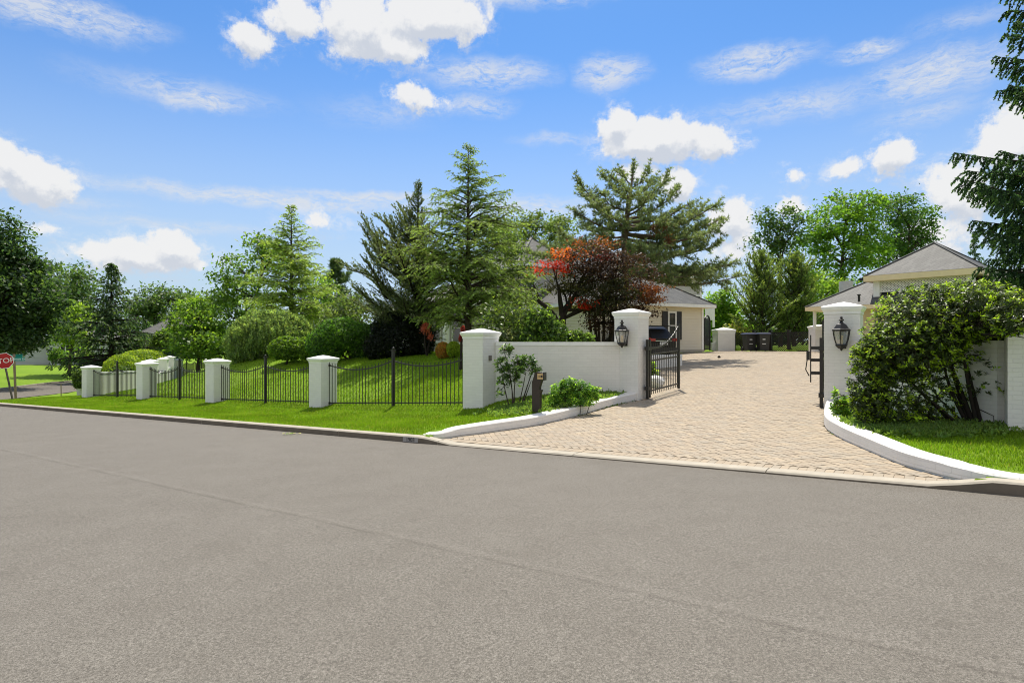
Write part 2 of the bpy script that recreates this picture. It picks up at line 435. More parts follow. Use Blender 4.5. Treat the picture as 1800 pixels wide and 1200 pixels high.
# side road
mb = MB(); ss = lines((-4, 100, 2))
def sq(s, p): q = SXY(s, p); return np.array([q[0], q[1], float(zside(s))])
for a, b in zip(ss, ss[1:]):
    for k in range(4):
        p = [sq(a, pnear(a)+ROADW*k/4), sq(a, pnear(a)+ROADW*(k+1)/4), sq(b, pnear(b)+ROADW*(k+1)/4), sq(b, pnear(b)+ROADW*k/4)]
        ok = all(uv_of(q[0], q[1])[1] > 7.0 for q in p)
        if ok:
            for q in p:
                u_, v_ = uv_of(q[0], q[1])
                if v_ < 9.5: q[2] = min(q[2], float(zk(u_)))-.004 if v_ < 8 else q[2]
            mb.face(p[::-1], [(q[0], q[1]+200) for q in p[::-1]])
tag(mb.build('side_road', 'asphalt'), kind='structure')
# far kerb of the side road
mb = MB(); ss = lines((4, 90, 2))
for a, b in zip(ss, ss[1:]):
    for q0, q1, z0, z1 in ((0, .0, 0, .13), (0, .16, .13, .13)):
        A = sq(a, pnear(a)+ROADW+q0); B = sq(b, pnear(b)+ROADW+q0); C = sq(b, pnear(b)+ROADW+q1); Dq = sq(a, pnear(a)+ROADW+q1)
        A[2] += z0; B[2] += z0; C[2] += z1; Dq[2] += z1
        mb.face([A, B, C, Dq])
tag(mb.build('side_kerb', 'concrete'), kind='structure')
# painted stop line near the corner
mb = MB()
a, b = 31.6, 34.5
mb.face([U(a, 7.35, float(zroad(a, 7.35))+.005), U(a, 7.6, float(zroad(a, 7.6))+.005), U(b, 7.6, float(zroad(b, 7.6))+.005), U(b, 7.35, float(zroad(b, 7.35))+.005)])
tag(mb.build('road_marking', 'paint_white'), kind='structure')
# kerb: 3 m stones with joints, dropping to a lip across the driveway
def kerb_h(u):
    return np.interp(u, [-30, -.4, .05, 7.1, 7.8, 60], [.135, .135, .04, .03, .118, .118])
def kpt(u, dv, dz):
    if u > 36.0:
        ang = (u-36.0)/3.2; ang = min(ang, 1.55)
        r = 3.2-dv; c = U(36.0, 8+3.2)
        q = c+UD*r*math.sin(ang)-VD*r*math.cos(ang)
        uu, vv = uv_of(q[0], q[1]); return np.array([q[0], q[1], float(zk(36+ (u-36)*.3))+dz])
    return U(u, 8+dv, float(zk(u))+dz)
mb = MB(); joints = lines((-29.0, 36.2, 2.8))
for a, b in zip(joints, joints[1:]):
    a2, b2 = a+.006, b-.006; st = lines((a2, b2, .28))
    for p, q in zip(st, st[1:]):
        hp, hq = float(kerb_h(p)), float(kerb_h(q))
        w = .17 if hp > .05 else .21
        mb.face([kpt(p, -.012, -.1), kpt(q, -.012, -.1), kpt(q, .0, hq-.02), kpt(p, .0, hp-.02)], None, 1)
        mb.face([kpt(p, .0, hp-.02), kpt(q, .0, hq-.02), kpt(q, .022, hq), kpt(p, .022, hp)])
        mb.face([kpt(p, .022, hp), kpt(q, .022, hq), kpt(q, w, hq+.004), kpt(p, w, hp+.004)])
        mb.face([kpt(p, w, hp+.004), kpt(q, w, hq+.004), kpt(q, w+.01, -.1), kpt(p, w+.01, -.1)])
    for e in (a2, b2):
        h = float(kerb_h(e)); mb.face([kpt(e, -.012, -.1), kpt(e, 0, h-.02), kpt(e, .022, h), kpt(e, .17, h), kpt(e, .17, -.1)])
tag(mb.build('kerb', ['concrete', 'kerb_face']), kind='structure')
# driveway: sand bed and herringbone pavers
def driveway():
    us = lines((-4, 24, .25)); vs = lines((8.12, 46, .25))
    pts = np.array(court)
    def infl(x, y):
        k = in_poly(x, y, court)
        for dx, dy in ((.2, 0), (-.2, 0), (0, .2), (0, -.2)): k |= in_poly(x+dx, y+dy, court)
        return k
    def zb(x, y):
        u, v = uv_of(x, y); return zdrive(u, v)
    base = sheet('driveway', us, vs, zb, 'joint_sand', infl)
    L, W, g = .205, .1025, .0075
    ang = math.atan2(SA+CA, CA-SA)  # 45 degrees between the kerb line and the driveway axis
    a = np.array([math.cos(ang), math.sin(ang)]); b = np.array([-a[1], a[0]])
    cen = []; ori = []
    N = 520
    i, j = np.meshgrid(np.arange(-N, N), np.arange(-N//1, N), indexing='ij')
    # herringbone cells on a W grid: horizontal bricks start where (i-j)%4==0, vertical where (i-j)%4==2 -> tile
    m = (i-j) % 4
    hx = (m == 0); vy = (m == 3)
    H = np.stack([i[hx]*W+W, j[hx]*W+W/2], -1); Vv = np.stack([i[vy]*W+W/2, j[vy]*W+W], -1)
    o0 = np.array([8.0, 24.0]); out = []
    for C2, hl, hw in ((H, L/2, W/2), (Vv, W/2, L/2)):
        c = o0+C2[:, :1]*a+C2[:, 1:]*b
        u, v = uv_of(c[:, 0], c[:, 1])
        k = in_poly(c[:, 0], c[:, 1], court) & (v > 8.47)
        c = c[k]; n = len(c)
        hl -= g/2; hw -= g/2
        q = np.stack([c+(-hl)*a+(-hw)*b, c+hl*a-hw*b, c+hl*a+hw*b, c-hl*a+hw*b], 1)
        out.append(q)
    # soldier course behind the kerb lip
    uq = np.arange(-1.2, 9.2, .1035)
    q = np.array([[U(u, 8.24)[:2], U(u+.098, 8.24)[:2], U(u+.098, 8.44)[:2], U(u, 8.44)[:2]] for u in uq])
    cc = q.mean(1); q = q[in_poly(cc[:, 0], cc[:, 1], court)]
    out.append(q[:, ::-1])
    Q = np.concatenate(out); n = len(Q)
    u, v = uv_of(Q[..., 0], Q[..., 1]); z = zdrive(u, v)+.005+RNG.normal(0, .0012, (n, 1))
    V = np.concatenate([Q, z[..., None]], -1).reshape(-1, 3)
    # merge with the bed into one mesh
    bm = base.data
    bv = np.zeros(len(bm.vertices)*3, 'f'); bm.vertices.foreach_get('co', bv); bv = bv.reshape(-1, 3)
    bf = [tuple(p.vertices) for p in bm.polygons]
    nb = len(bv)
    pf = [(nb+4*k, nb+4*k+1, nb+4*k+2, nb+4*k+3) for k in range(n)]
    me = bpy.data.meshes.new('driveway'); me.from_pydata(np.concatenate([bv, V]).tolist(), [], bf+pf)
    me.materials.append(M['joint_sand']); me.materials.append(M['paver'])
    me.polygons.foreach_set('material_index', np.r_[np.zeros(len(bf)), np.ones(n)].astype('i'))
    at = me.attributes.new('tint', 'FLOAT', 'FACE'); at.data.foreach_set('value', np.r_[np.zeros(len(bf)), RNG.random(n)].astype('f'))
    me.update(); base.data = me
driveway()

# ------------------------------------------------------------------ masonry
def pillar(name, label, c, base, top, w=.62, group=None, cat='pillar', ax=AXU, ov=.05):
    """square painted-brick pillar, flared cornice and low pyramid cap; top = apex height"""
    c = np.array([c[0], c[1], 0.]); t = thing(name, label, cat, (c[0], c[1], base), group)
    X, Y, _ = ax; body_top = top-.21*w/.62
    k = w/.62
    mb = MB(); mb.box(c+ZU*(base-.3+body_top)/2, (w, w, body_top-base+.3), ax); mb.build('shaft', 'white_brick', t)
    mb = MB()
    r = math.sqrt(.5)
    prof = [(w/2+.004, -.045*k), (w/2+.012, -.04*k), (w/2+.012, 0), (w/2+.025, .02*k), (w/2+.045, .05*k), (w/2+ov, .075*k), (w/2+ov+.006, .08*k), (w/2+ov+.006, .105*k), (w/2+ov-.01, .115*k), (.1, .19*k), (0, .21*k)]
    mb.lathe(c+ZU*body_top, [(q/r, z) for q, z in prof], 4, 0, ax, math.pi/4)
    mb.build('cap', 'white_trim', t)
    return t
def pz(y, D): return EYE-(y-600)/F*D
FU = [9.45, 15.8, 22.15, 27.98, 34.0]
FZ = [-.075, -.43, -.66, -.865, -1.13]
q = U(9.45, 11.8)
pillar('brick_pillar', 'tall white brick pillar with a small metal box, at the white wall end', q, -.1, pz(577, 15.1), .64)
flabels = ['short white fence pillar closest to the tall pillar, in front of the trimmed bushes', 'white fence pillar third from the street corner',
           'white fence pillar second from the street corner, green mound bush behind it', 'white fence pillar at the street corner beside the potted shrub']
for i in range(1, 5):
    q = U(FU[i], 11.8); D = q[1]
    pillar('fence_pillar', flabels[i-1], q, FZ[i]-.03, pz([624, 629.5, 634.5, 641.5][i-1], D), .60, 'white brick pillars along the iron fence')
GL = U(6.57, 14.5); GR = U(1.69, 14.5)
pillar('gate_pillar', 'white brick gate pillar on the left of the driveway carrying a black lantern', GL, .05, pz(542, 15.6), .66, 'gate pillars')
pillar('gate_pillar', 'white brick gate pillar on the right of the driveway carrying a black lantern', GR, .05, pz(530.5, 12.75), .66, 'gate pillars')
q = U(-1.12, 11.8)
pillar('brick_pillar', 'tall white brick pillar at the right end, beyond the big shrub', q, .2, 2.05, .64)
def wall_thing(name, label, a, b, za, zb, ta, tb, th=.24, mat='white_brick', cope=True):
    a = np.array([a[0], a[1], 0.]); b = np.array([b[0], b[1], 0.]); d = b-a; L = np.linalg.norm(d); d /= L; n = np.array([-d[1], d[0], 0])
    t = thing(name, label, 'wall', (a[0], a[1], za))
    def pr(mb, h0a, h0b, h1a, h1b, w):
        A = [a+n*w/2*s for s in (1, -1)]; B = [b+n*w/2*s for s in (1, -1)]
        for s, i in ((1, 0), (-1, 1)):
            p = [A[i]+ZU*h0a, B[i]+ZU*h0b, B[i]+ZU*h1b, A[i]+ZU*h1a]; mb.face(p, [(0, h0a), (L, h0b), (L, h1b), (0, h1a)])
        mb.face([A[0]+ZU*h1a, A[1]+ZU*h1a, B[1]+ZU*h1b, B[0]+ZU*h1b]); mb.face([A[0]+ZU*h0a, A[1]+ZU*h0a, A[1]+ZU*h1a, A[0]+ZU*h1a]); mb.face([B[0]+ZU*h0b, B[1]+ZU*h0b, B[1]+ZU*h1b, B[0]+ZU*h1b])
    mb = MB(); pr(mb, za-.3, zb-.3, ta-.1, tb-.1, th); mb.build('brickwork', mat, t)
    if cope:
        mb = MB(); pr(mb, ta-.1, tb-.1, ta, tb, th+.03); mb.build('coping', 'white_trim', t)
    return t
d = (GL-U(9.45, 11.8)); d /= np.linalg.norm(d)
A = U(9.45, 11.8)+d*.36; B = GL-d*.36
wall_thing('brick_wall', 'white painted brick wall between the tall pillar and the left gate pillar', A, B, .2, .2, pz(600.8, A[1]), pz(600.8, B[1]))
d = (GR-U(-1.05, 11.8)); d /= np.linalg.norm(d)
A = U(-1.05, 11.8)+d*.36; B = GR-d*.36
wall_thing('brick_wall', 'white painted brick wall behind the big glossy shrub right of the driveway', A, B, .2, .2, 1.62, 1.62)
# low flanking walls
def low_wall(name, label, pts, side, hs, w=.27):
    pts = [np.array([p[0], p[1], 0.]) for p in pts]
    # resample
    out = []; hh = []
    for i in range(len(pts)-1):
        p0 = pts[max(i-1, 0)]; p1 = pts[i]; p2 = pts[i+1]; p3 = pts[min(i+2, len(pts)-1)]
        for k in range(6):
            t = k/6
            out.append(.5*((2*p1)+(-p0+p2)*t+(2*p0-5*p1+4*p2-p3)*t*t+(-p0+3*p1-3*p2+p3)*t**3)); hh.append(hs[i]*(1-t)+hs[i+1]*t)
    out.append(pts[-1]); hh.append(hs[-1])
    n = len(out); mb = MB(); s = 0; rows = []
    for i, p in enumerate(out):
        t = out[min(i+1, n-1)]-out[max(i-1, 0)]; t /= np.linalg.norm(t); nn = np.array([-t[1], t[0], 0])*side
        u, v = uv_of(p[0], p[1]); z = float(zdrive(u, v)); 
        if i: s += np.linalg.norm(p-out[i-1])
        rows.append((p, nn, z, hh[i], s))
    def q(r, o, z): return r[0]+r[1]*o+ZU*(r[2]+z)
    for a, b in zip(rows, rows[1:]):
        ha, hb = a[3], b[3]
        for (o0, z0), (o1, z1), top in (((.015, -.1), (.015, .035), 0), ((.0, .03), (.0, 'h-.02'), 0), ((.0, 'h-.02'), (.02, 'h'), 0), ((.02, 'h'), (w, 'h'), 1), ((w, 'h'), (w, -.2), 0)):
            f = lambda z, h: (h if z == 'h' else h-.02) if isinstance(z, str) else z
            pts4 = [q(a, o0, f(z0, ha)), q(b, o0, f(z0, hb)), q(b, o1, f(z1, hb)), q(a, o1, f(z1, ha))]
            if top: uvs = [(o0, a[4]), (o0, b[4]), (o1, b[4]), (o1, a[4])]
            else: uvs = [(a[4], f(z0, ha)), (b[4], f(z0, hb)), (b[4], f(z1, hb)), (a[4], f(z1, ha))]
            mb.face(pts4, uvs)
    for r in (rows[0], rows[-1]):
        mb.face([q(r, 0, -.1), q(r, 0, r[3]), q(r, w, r[3]), q(r, w, -.1)])
    o = mb.build(name, 'white_brick'); return tag(o, label, 'low wall')
lw0 = unproj(742, 769, zdrive)
low_wall('low_wall', 'low curved white brick edging wall left of the driveway, past the intercom post', [U(7.98, 8.2), U(7.64, 8.38)]+LW[1:], 1, [.10, .12, .165, .18, .185, .19, .20, .20, .20])
low_wall('low_wall', 'low curved white brick edging wall right of the driveway, under the big shrub', RW+[U(-.5, 8.22), U(-1.1, 8.185)], 1, [.22, .225, .22, .20, .19, .18, .165, .14, .10])
# small metal box on the tall pillar
c = U(9.45-.33, 11.8); mb = MB(); pz1 = pz(629, c[1]); c = c-VD*.04
mb.box(c+ZU*pz1, (.03, .10, .13), AXU); mb.box(c-UD*.017+ZU*pz1, (.012, .075, .105), AXU)
tag(mb.build('doorbell_box', 'grey_plate'), 'small grey metal box fixed on the side of the tall white pillar', 'box')

# ------------------------------------------------------------------ iron fence
def finial_ball(mb, c, r): mb.lathe(c, [(0, -r), (r*.7, -r*.7), (r, 0), (r*.7, r*.7), (0, r)], 8)
def fence_bay(label, a, b, za, zb, mid_h=1.17, end_h=1.36, post_h=1.56, n=20):
    """two swagged picket spans between two pillar faces, with a post in the middle"""
    a = np.array([a[0], a[1], 0.]); b = np.array([b[0], b[1], 0.]); mid = (a+b)/2; zm = (za+zb)/2
    t = thing('iron_fence', label, 'fence', (mid[0], mid[1], zm), 'black iron fence bays')
    d = b-a; L = np.linalg.norm(d); d /= L; nrm = np.array([-d[1], d[0], 0])
    mb = MB(); mb.box(mid+ZU*(zm+post_h/2-.1), (.075, .075, post_h+.2), (d, nrm, ZU))
    post = mb.build('post', 'black_iron', t)
    mb = MB(); mb.box(mid+ZU*(zm+post_h+.015), (.11, .11, .03), (d, nrm, ZU)); finial_ball(mb, mid+ZU*(zm+post_h+.065), .045); mb.build('finial', 'black_iron', post)
    for s0, s1, z0, z1 in ((a, mid-d*.05, za, zm), (mid+d*.05, b, zm, zb)):
        pk = MB(); tr = MB(); br = MB(); prev = None
        for k in range(n+1):
            f = k/n; p = s0+(s1-s0)*f; z = z0+(z1-z0)*f
            sw = (2*f-1)**2; top = mid_h+(end_h-mid_h)*sw
            pk.bar(p+ZU*(z+.03), p+ZU*(z+top), .019)
            r = p+ZU*(z+top-.09)
            if prev is not None: tr.bar(prev, r, .018, .034)
            prev = r
        br.bar(s0+ZU*(z0+.09), s1+ZU*(z1+.09), .018, .034)
        pk.build('pickets', 'black_iron', t); tr.build('top_rail', 'black_iron', t); br.build('bottom_rail', 'black_iron', t)
        for e, ze in ((s0, z0), (s1, z1)):
            if e is not a and e is not b: continue
            for zz in (ze+end_h-.10, ze+.09): hb = MB(); hb.box(e+ZU*zz, (.06, .05, .06), (d, nrm, ZU)); hb.build('bracket', 'black_iron', t)
    return t
bl = ['iron fence bay with pickets between the tall pillar and the first short pillar', 'iron fence bay in front of the mowed grass crest, third from the corner',
      'iron fence bay with side fence showing behind, second from the corner', 'iron fence bay at the street corner, white wall close behind it']
for i in range(4):
    a = U(FU[i]+.31, 11.8); b = U(FU[i+1]-.31, 11.8)
    fence_bay(bl[i], a, b, FZ[i]+.03, FZ[i+1]+.03, n=20)
# side wall and side fence down the side street
def sz(s): return np.interp(s, [0, 13.7, 22, 36, 60], [-1.13, -1.42, -1.46, -1.84, -2.1])
w0, w1 = SXY(.35, 0), SXY(11.4, 0)
wall_thing('brick_wall', 'white brick wall running along the side street behind the corner fence', w0, w1, float(sz(0)), float(sz(11)), .07, -.33)
AXS = (np.array([SD[0], SD[1], 0]), np.array([SP[0], SP[1], 0]), ZU)
side = [(11.75, 631, 40.5, .8, 'white pillar ending the side street wall, half hidden by a fence pillar'), (15.6, 628, 44, .6, 'slim white gate pier among the side street group'),
        (18.0, 625, 46.5, .6, 'tallest white pier of the side street group'), (20.6, 630, 49, .75, 'broad white pier where the side iron fence starts'), (37.0, 630, 65, .6, 'white pillar far down the side fence peeking over the third corner pillar')]
for s, y, D, w, lab in side:
    q = SXY(s, 0); pillar('side_pillar', lab, q, float(sz(s))-.05, pz(y, q[1]), w, 'white piers along the side street', 'pillar', AXS)
for i, (s0, s1, t0, t1) in enumerate([(12.2, 15.2, -.75, -.55), (16.0, 17.6, -.45, -.35), (18.4, 20.1, -.35, -.5)]):
    q0, q1 = SXY(s0, 0), SXY(s1, 0)
    wall_thing('brick_wall', ['lowest stepped white wall piece right after the side street wall pillar', 'short white wall piece between the two slim side piers', 'short white wall piece beside the broad side pier'][i], q0, q1, float(sz(s0)), float(sz(s1)), t0, t1, .3)
for i, (s0, s1) in enumerate([(21.0, 28.6), (28.9, 36.6)]):
    fence_bay(['iron fence bay along the side street starting at the broad pier', 'farthest iron fence bay along the side street'][i], SXY(s0, 0), SXY(s1, 0), float(sz(s0)), float(sz(s1)), n=18)

# ------------------------------------------------------------------ driveway gates, lanterns, intercom
def gate(label, hinge, d, z, L=2.2, opener=False):
    hinge = np.array([hinge[0], hinge[1], 0.]); d = np.array([d[0], d[1], 0.]); d /= np.linalg.norm(d); n = np.array([-d[1], d[0], 0])
    t = thing('driveway_gate', label, 'gate', (hinge[0], hinge[1], z), 'driveway gate leaves')
    def rise(f): return .0 if f < .25 else ((f-.25)/.75)**1.9*.55
    slope = .035
    mb = MB()
    mb.box(hinge+ZU*(z+.74), (.07, .07, 1.58), (d, n, ZU)); mb.build('hinge_post', 'black_iron', t)
    mb = MB(); mb.box(hinge+d*.13+ZU*(z+.78), (.055, .055, 1.5), (d, n, ZU)); mb.build('stile', 'black_iron', t)
    mb = MB(); mb.box(hinge+d*L+ZU*(z+slope*L+.98), (.06, .06, 1.86), (d, n, ZU)); mb.build('stile', 'black_iron', t)
    pk = MB(); n_p = 16
    for k in range(1, n_p):
        f = k/n_p; p = hinge+d*(.13+(L-.13)*f); zz = z+slope*L*f
        pk.bar(p+ZU*(zz+.10), p+ZU*(zz+1.42+rise(f)), .016)
    pk.build('pickets', 'black_iron', t)
    for h in (.20, .98, 1.14):
        rl = MB(); rl.bar(hinge+d*.13+ZU*(z+h), hinge+d*L+ZU*(z+slope*L+h), .022, .04); rl.build('rail', 'black_iron', t)
    cr = MB(); prev = None
    for k in range(15):
        f = k/14; p = hinge+d*(.13+(L-.13)*f)+ZU*(z+slope*L*f+1.30+rise(f))
        if prev is not None: cr.bar(prev, p, .022, .05)
        prev = p
    cr.build('curved_rail', 'black_iron', t)
    for h in (.28, 1.3):
        hg = MB(); hg.box(hinge+d*.05+ZU*(z+h), (.24, .11, .09), (d, n, ZU)); hg.build('hinge', 'black_iron', t)
    if opener:
        op = MB()
        for h in (.72, 1.02, 1.3): op.box(hinge+d*.9+n*.12*opener+ZU*(z+h), (.08, .22, .07), (d, n, ZU))
        op.box(hinge+d*.9+n*.24*opener+ZU*(z+1.05), (.05, .025, 1.1), (d, n, ZU))
        op.box(hinge+d*.8+n*.29*opener+ZU*(z+1.12), (.10, .07, .2), (d, n, ZU)); op.tube([hinge+d*.8+n*.31*opener+ZU*(z+1.02), hinge+d*.8+n*.34*opener+ZU*(z+.8), hinge+d*.85+n*.27*opener+ZU*(z+.65)], [.012]*3)
        op.build('gate_opener', 'black_iron', t)
    return t
zg = lambda u, v: float(zdrive(u, v))
gate('black iron gate leaf standing open beside the left gate pillar, dark car behind', U(6.13, 14.5), VD, zg(6.1, 14.5), 2.25)
gate('black iron gate leaf seen edge on at the right gate pillar, with its opener', U(2.12, 14.5), (math.sin(R(28.6)), math.cos(R(28.6))), zg(2.1, 14.5), 2.25, opener=1)

def lantern(label, c, z, ax):
    """coach lantern on a wall; ax: (along wall, out of wall, up); z = centre height"""
    X, Y, Z = ax; c = np.array([c[0], c[1], 0.])+Y*.21
    t = thing('wall_lantern', label, 'lantern', c+ZU*z, 'gate pillar lanterns')
    def Lc(mb, prof, n=6, **k): mb.lathe(c+ZU*z, prof, n, 0, ax, math.pi/6)
    mb = MB(); mb.box(c-Y*.185+ZU*(z-.08), (.13, .035, .42), ax); mb.bar(c-Y*.18+ZU*(z-.24), c+ZU*(z-.22), .03); mb.build('back_plate', 'black_iron', t)
    mb = MB(); Lc(mb, [(.175, .075), (.185, .085), (.185, .105), (.165, .12), (.15, .125), (.105, .20), (.09, .215), (.05, .235), (.03, .26)]); mb.build('roof', 'black_iron', t)
    mb = MB(); Lc(mb, [(.03, .26), (.022, .275), (.05, .29), (.055, .305), (.03, .325), (.02, .335), (.03, .35), (.018, .37), (0, .385)], 8); mb.build('finial', 'black_iron', t)
    mb = MB(); Lc(mb, [(.158, .07), (.15, 0), (.13, -.1), (.098, -.2)]); mb.build('glass', 'lamp_glass', t)
    mb = MB()
    for k in range(6):
        a = math.pi/6+k*math.pi/3; r = X*math.cos(a)+Y*math.sin(a)
        pr = [c+r*q+ZU*(z+h) for q, h in ((.165, .08), (.156, 0), (.136, -.1), (.103, -.205))]
        for p0, p1 in zip(pr, pr[1:]): mb.bar(p0, p1, .014)
    mb.build('frame', 'black_iron', t)
    mb = MB(); Lc(mb, [(.115, -.195), (.12, -.21), (.12, -.225), (.10, -.25), (.06, -.285), (.03, -.295), (.015, -.33), (0, -.335)]); mb.build('base_cup', 'black_iron', t)
    mb = MB(); mb.tube([c+ZU*(z-.2), c+ZU*(z-.02)], [.03, .03], 8); mb.build('candle_sleeve', 'candle', t)
    return t
cl = GL-VD*.33; lantern('black coach lantern on the left gate pillar near the wall', cl+UD*.02, pz(588, cl[1]-.2), (UD, -VD, ZU))
cr_ = GR-VD*.33; lantern('black coach lantern on the right gate pillar beside the big shrub', cr_+UD*(-.02), pz(588, cr_[1]-.2), (UD, -VD, ZU))

def intercom():
    base = P(944, 722, 12.75); d = np.array([.93, -.36, 0]); d /= np.linalg.norm(d); n = np.array([-d[1], d[0], 0])
    t = thing('intercom_post', 'dark brown bent intercom post with a brass keypad behind the low wall', 'intercom', base)
    H = .82; k = H/.80
    prof = [(-.08, -.2), (.075, -.2), (.08, .30), (.085, .38), (.11, .44), (.065, .445), (.07, .52), (.15, .66), (.15, .665), (-.02, .80), (-.09, .58), (-.09, .5)]
    prof = [(-.085, -.2), (.075, -.2), (.085, .36), (.115, .445), (.07, .45), (.07, .50), (.125, .65), (.17, .66), (.16, .79), (.02, .82), (-.02, .805), (-.09, .60)]
    mb = MB(); w = .075
    A = [base+d*x+n*w+ZU*z*k for x, z in prof]; B = [base+d*x-n*w+ZU*z*k for x, z in prof]
    mb.face(A[::-1]); mb.face(B)
    for i in range(len(prof)):
        j = (i+1) % len(prof); mb.face([A[i], A[j], B[j], B[i]])
    mb.build('post', 'post_brown', t)
    c = base+d*.185+ZU*(.725*k)
    mb = MB(); mb.box(c-d*.012, (.02, .185, .17), (d, n, ZU)); h = mb.build('hood', 'black_iron', t)
    f = np.array([.30, -.95, 0]); 
    mb = MB(); mb.box(base+d*.10-n*.078+ZU*(.725*k), (.13, .014, .12), (d, n, ZU)); mb.build('keypad_plate', 'brass_plate', t)
    mb = MB(); mb.box(base+d*.135-n*.088+ZU*(.725*k), (.03, .012, .045), (d, n, ZU))
    for i in range(3):
        for j in range(2): mb.box(base+d*(.07+.018*i)-n*.087+ZU*(.725*k+.012-.024*j), (.01, .008, .012), (d, n, ZU))
    mb.build('keypad', 'paint_black', t)
intercom()
# stencilled house number on the kerb face
un = 11.04-.02
def kf(u): return U(u, 7.985, float(zk(u)))
mb = MB(); ua, ub = 11.32, 10.72
a, b = kf(ua), kf(ub)
hid = unproj(718, 772.5, lambda u, v: zk(u)+.06); uc = uv_of(hid[0], hid[1])[0]
ua, ub = uc+.2, uc-.2; a, b = kf(ua)-VD*.006, kf(ub)-VD*.006
mb.face([a+ZU*.008, b+ZU*.008, b+ZU*.10+VD*.008, a+ZU*.10+VD*.008])
o = mb.build('house_number', 'patch_grey'); tag(o, 'house number 1903 stencilled in black on a grey kerb patch', 'house number')
mid = (a+b)/2-VD*.006+ZU*.053+VD*.004
sl = (b-a)/np.linalg.norm(b-a)
text_mesh('digits', '1903', .115, 'paint_black', mid, sl, np.array([0, 0, 1.]), o, .001)

# ------------------------------------------------------------------ street signs
def stop_sign():
    base = P(24, 700.5, 29.6); top = P(4.5, 621, 29.4)
    t = thing('stop_sign', 'red octagonal STOP sign on a leaning grey post', 'stop sign', base)
    c = P(7.0, 634, 29.5)
    d = np.array([.78, .62, 0]); d = np.array([math.cos(R(24)), math.sin(R(24)), 0])
    tilt = R(-9); X = d*math.cos(tilt)+ZU*math.sin(-tilt)*-1*-1; X = d*math.cos(R(8))+ZU*math.sin(R(8)); X /= np.linalg.norm(X)
    nrm = np.array([d[1], -d[0], 0]); Y = np.cross(nrm, X)*-1
    Y = ZU-X*(ZU@X); Y /= np.linalg.norm(Y); nrm = np.cross(X, Y)
    mb = MB()
    mb.bar(base-ZU*.3, c-Y*.30-nrm*.04, .07, .05); mb.bar(c-Y*.30-nrm*.04, c+Y*.3-nrm*.04, .07, .05)
    mb.build('post', 'rust_post', t)
    def octo(mb, r, off):
        pts = [c+nrm*off+(X*math.cos(R(22.5+45*k))+Y*math.sin(R(22.5+45*k)))*r/math.cos(R(22.5)) for k in range(8)]
        return pts
    mb = MB(); p0 = octo(mb, .38, 0); p1 = octo(mb, .38, .006)
    mb.face(p1); mb.face(p0[::-1])
    for k in range(8): mb.face([p0[k], p0[(k+1) % 8], p1[(k+1) % 8], p1[k]])
    face = mb.build('sign_face', 'sign_white', t)
    mb = MB(); mb.face(octo(mb, .355, .010)); mb.build('red_field', 'sign_red', face)
    text_mesh('lettering', 'STOP', .34, 'sign_white', c+nrm*.014-Y*.01, X, Y, face, .002)
stop_sign()
def street_sign():
    base = P(28, 699, 30.2); top = P(24.5, 622, 30.2); base[2] -= 0
    t = thing('street_sign', 'wooden post with two green street name blades behind the stop sign', 'street sign', base)
    mb = MB(); mb.bar(base-ZU*.3, top, .075, .075); mb.build('post', 'wood_post', t)
    c0 = P(22, 626, 30.1); d1 = np.array([.92, .38, 0]); d2 = np.array([-.38, .92, 0]); d1 /= np.linalg.norm(d1)
    dd = np.array([math.cos(R(12)), math.sin(R(12)), 0]); nn = np.array([dd[1], -dd[0], 0])
    a = P(24.5, 631.3, 30.1); b = P(44.0, 630.7, 30.1+.1)
    L = .60
    c = (a+b)/2; w = np.linalg.norm(b-a)
    mb = MB(); mb.box(c, (w, .012, .185), (dd, -nn, ZU)); bl_ = mb.build('name_blade', 'sign_green', t)
    text_mesh('lettering', 'Brook Dr', .135, 'sign_white', c+nn*.009, dd, ZU, bl_, .001)
    mb = MB(); d3 = np.array([.30, .95, 0]); d3 /= np.linalg.norm(d3); c2 = P(25.5, 625.5, 30.3); mb.box(c2, (.75, .012, .17), (d3, np.array([d3[1], -d3[0], 0]), ZU)); mb.build('name_blade', 'sign_green', t)
street_sign()
mb = MB(); q = P(107.5, 692.5, 34.5); mb.bar(q-ZU*.3, P(107.3, 675, 34.5), .035, .035)
tag(mb.build('marker_stake', 'wood_post'), 'thin brown stake standing in the corner lawn by the side street', 'stake')

# ------------------------------------------------------------------ buildings
E1 = np.array([.80, .60, 0]); E2 = np.array([-.60, .80, 0])
def siding(mb, p0, p1, z0, z1, out, row=.125):
    """lapped boards between p0 and p1"""
    p0 = np.array([p0[0], p0[1], 0.]); p1 = np.array([p1[0], p1[1], 0.]); out = np.array(out, float)
    n = max(1, int(round((z1-z0)/row))); h = (z1-z0)/n
    for k in range(n):
        a, b = z0+k*h, z0+(k+1)*h
        mb.face([p0+out*.040+ZU*a, p1+out*.040+ZU*a, p1+out*.004+ZU*b, p0+out*.004+ZU*b])
        mb.face([p0+ZU*a, p1+ZU*a, p1+out*.040+ZU*a, p0+out*.040+ZU*a])
def siding_box(name, mat, parent, c0, dx, lx, dy, ly, z0, z1, row=.125):
    c0 = np.array([c0[0], c0[1], 0.]); mb = MB()
    cs = [c0, c0+dx*lx, c0+dx*lx+dy*ly, c0+dy*ly]; outs = [-dy, dx, dy, -dx]
    for k in range(4): siding(mb, cs[k], cs[(k+1) % 4], z0, z1, outs[k], row)
    return mb.build(name, mat, parent)
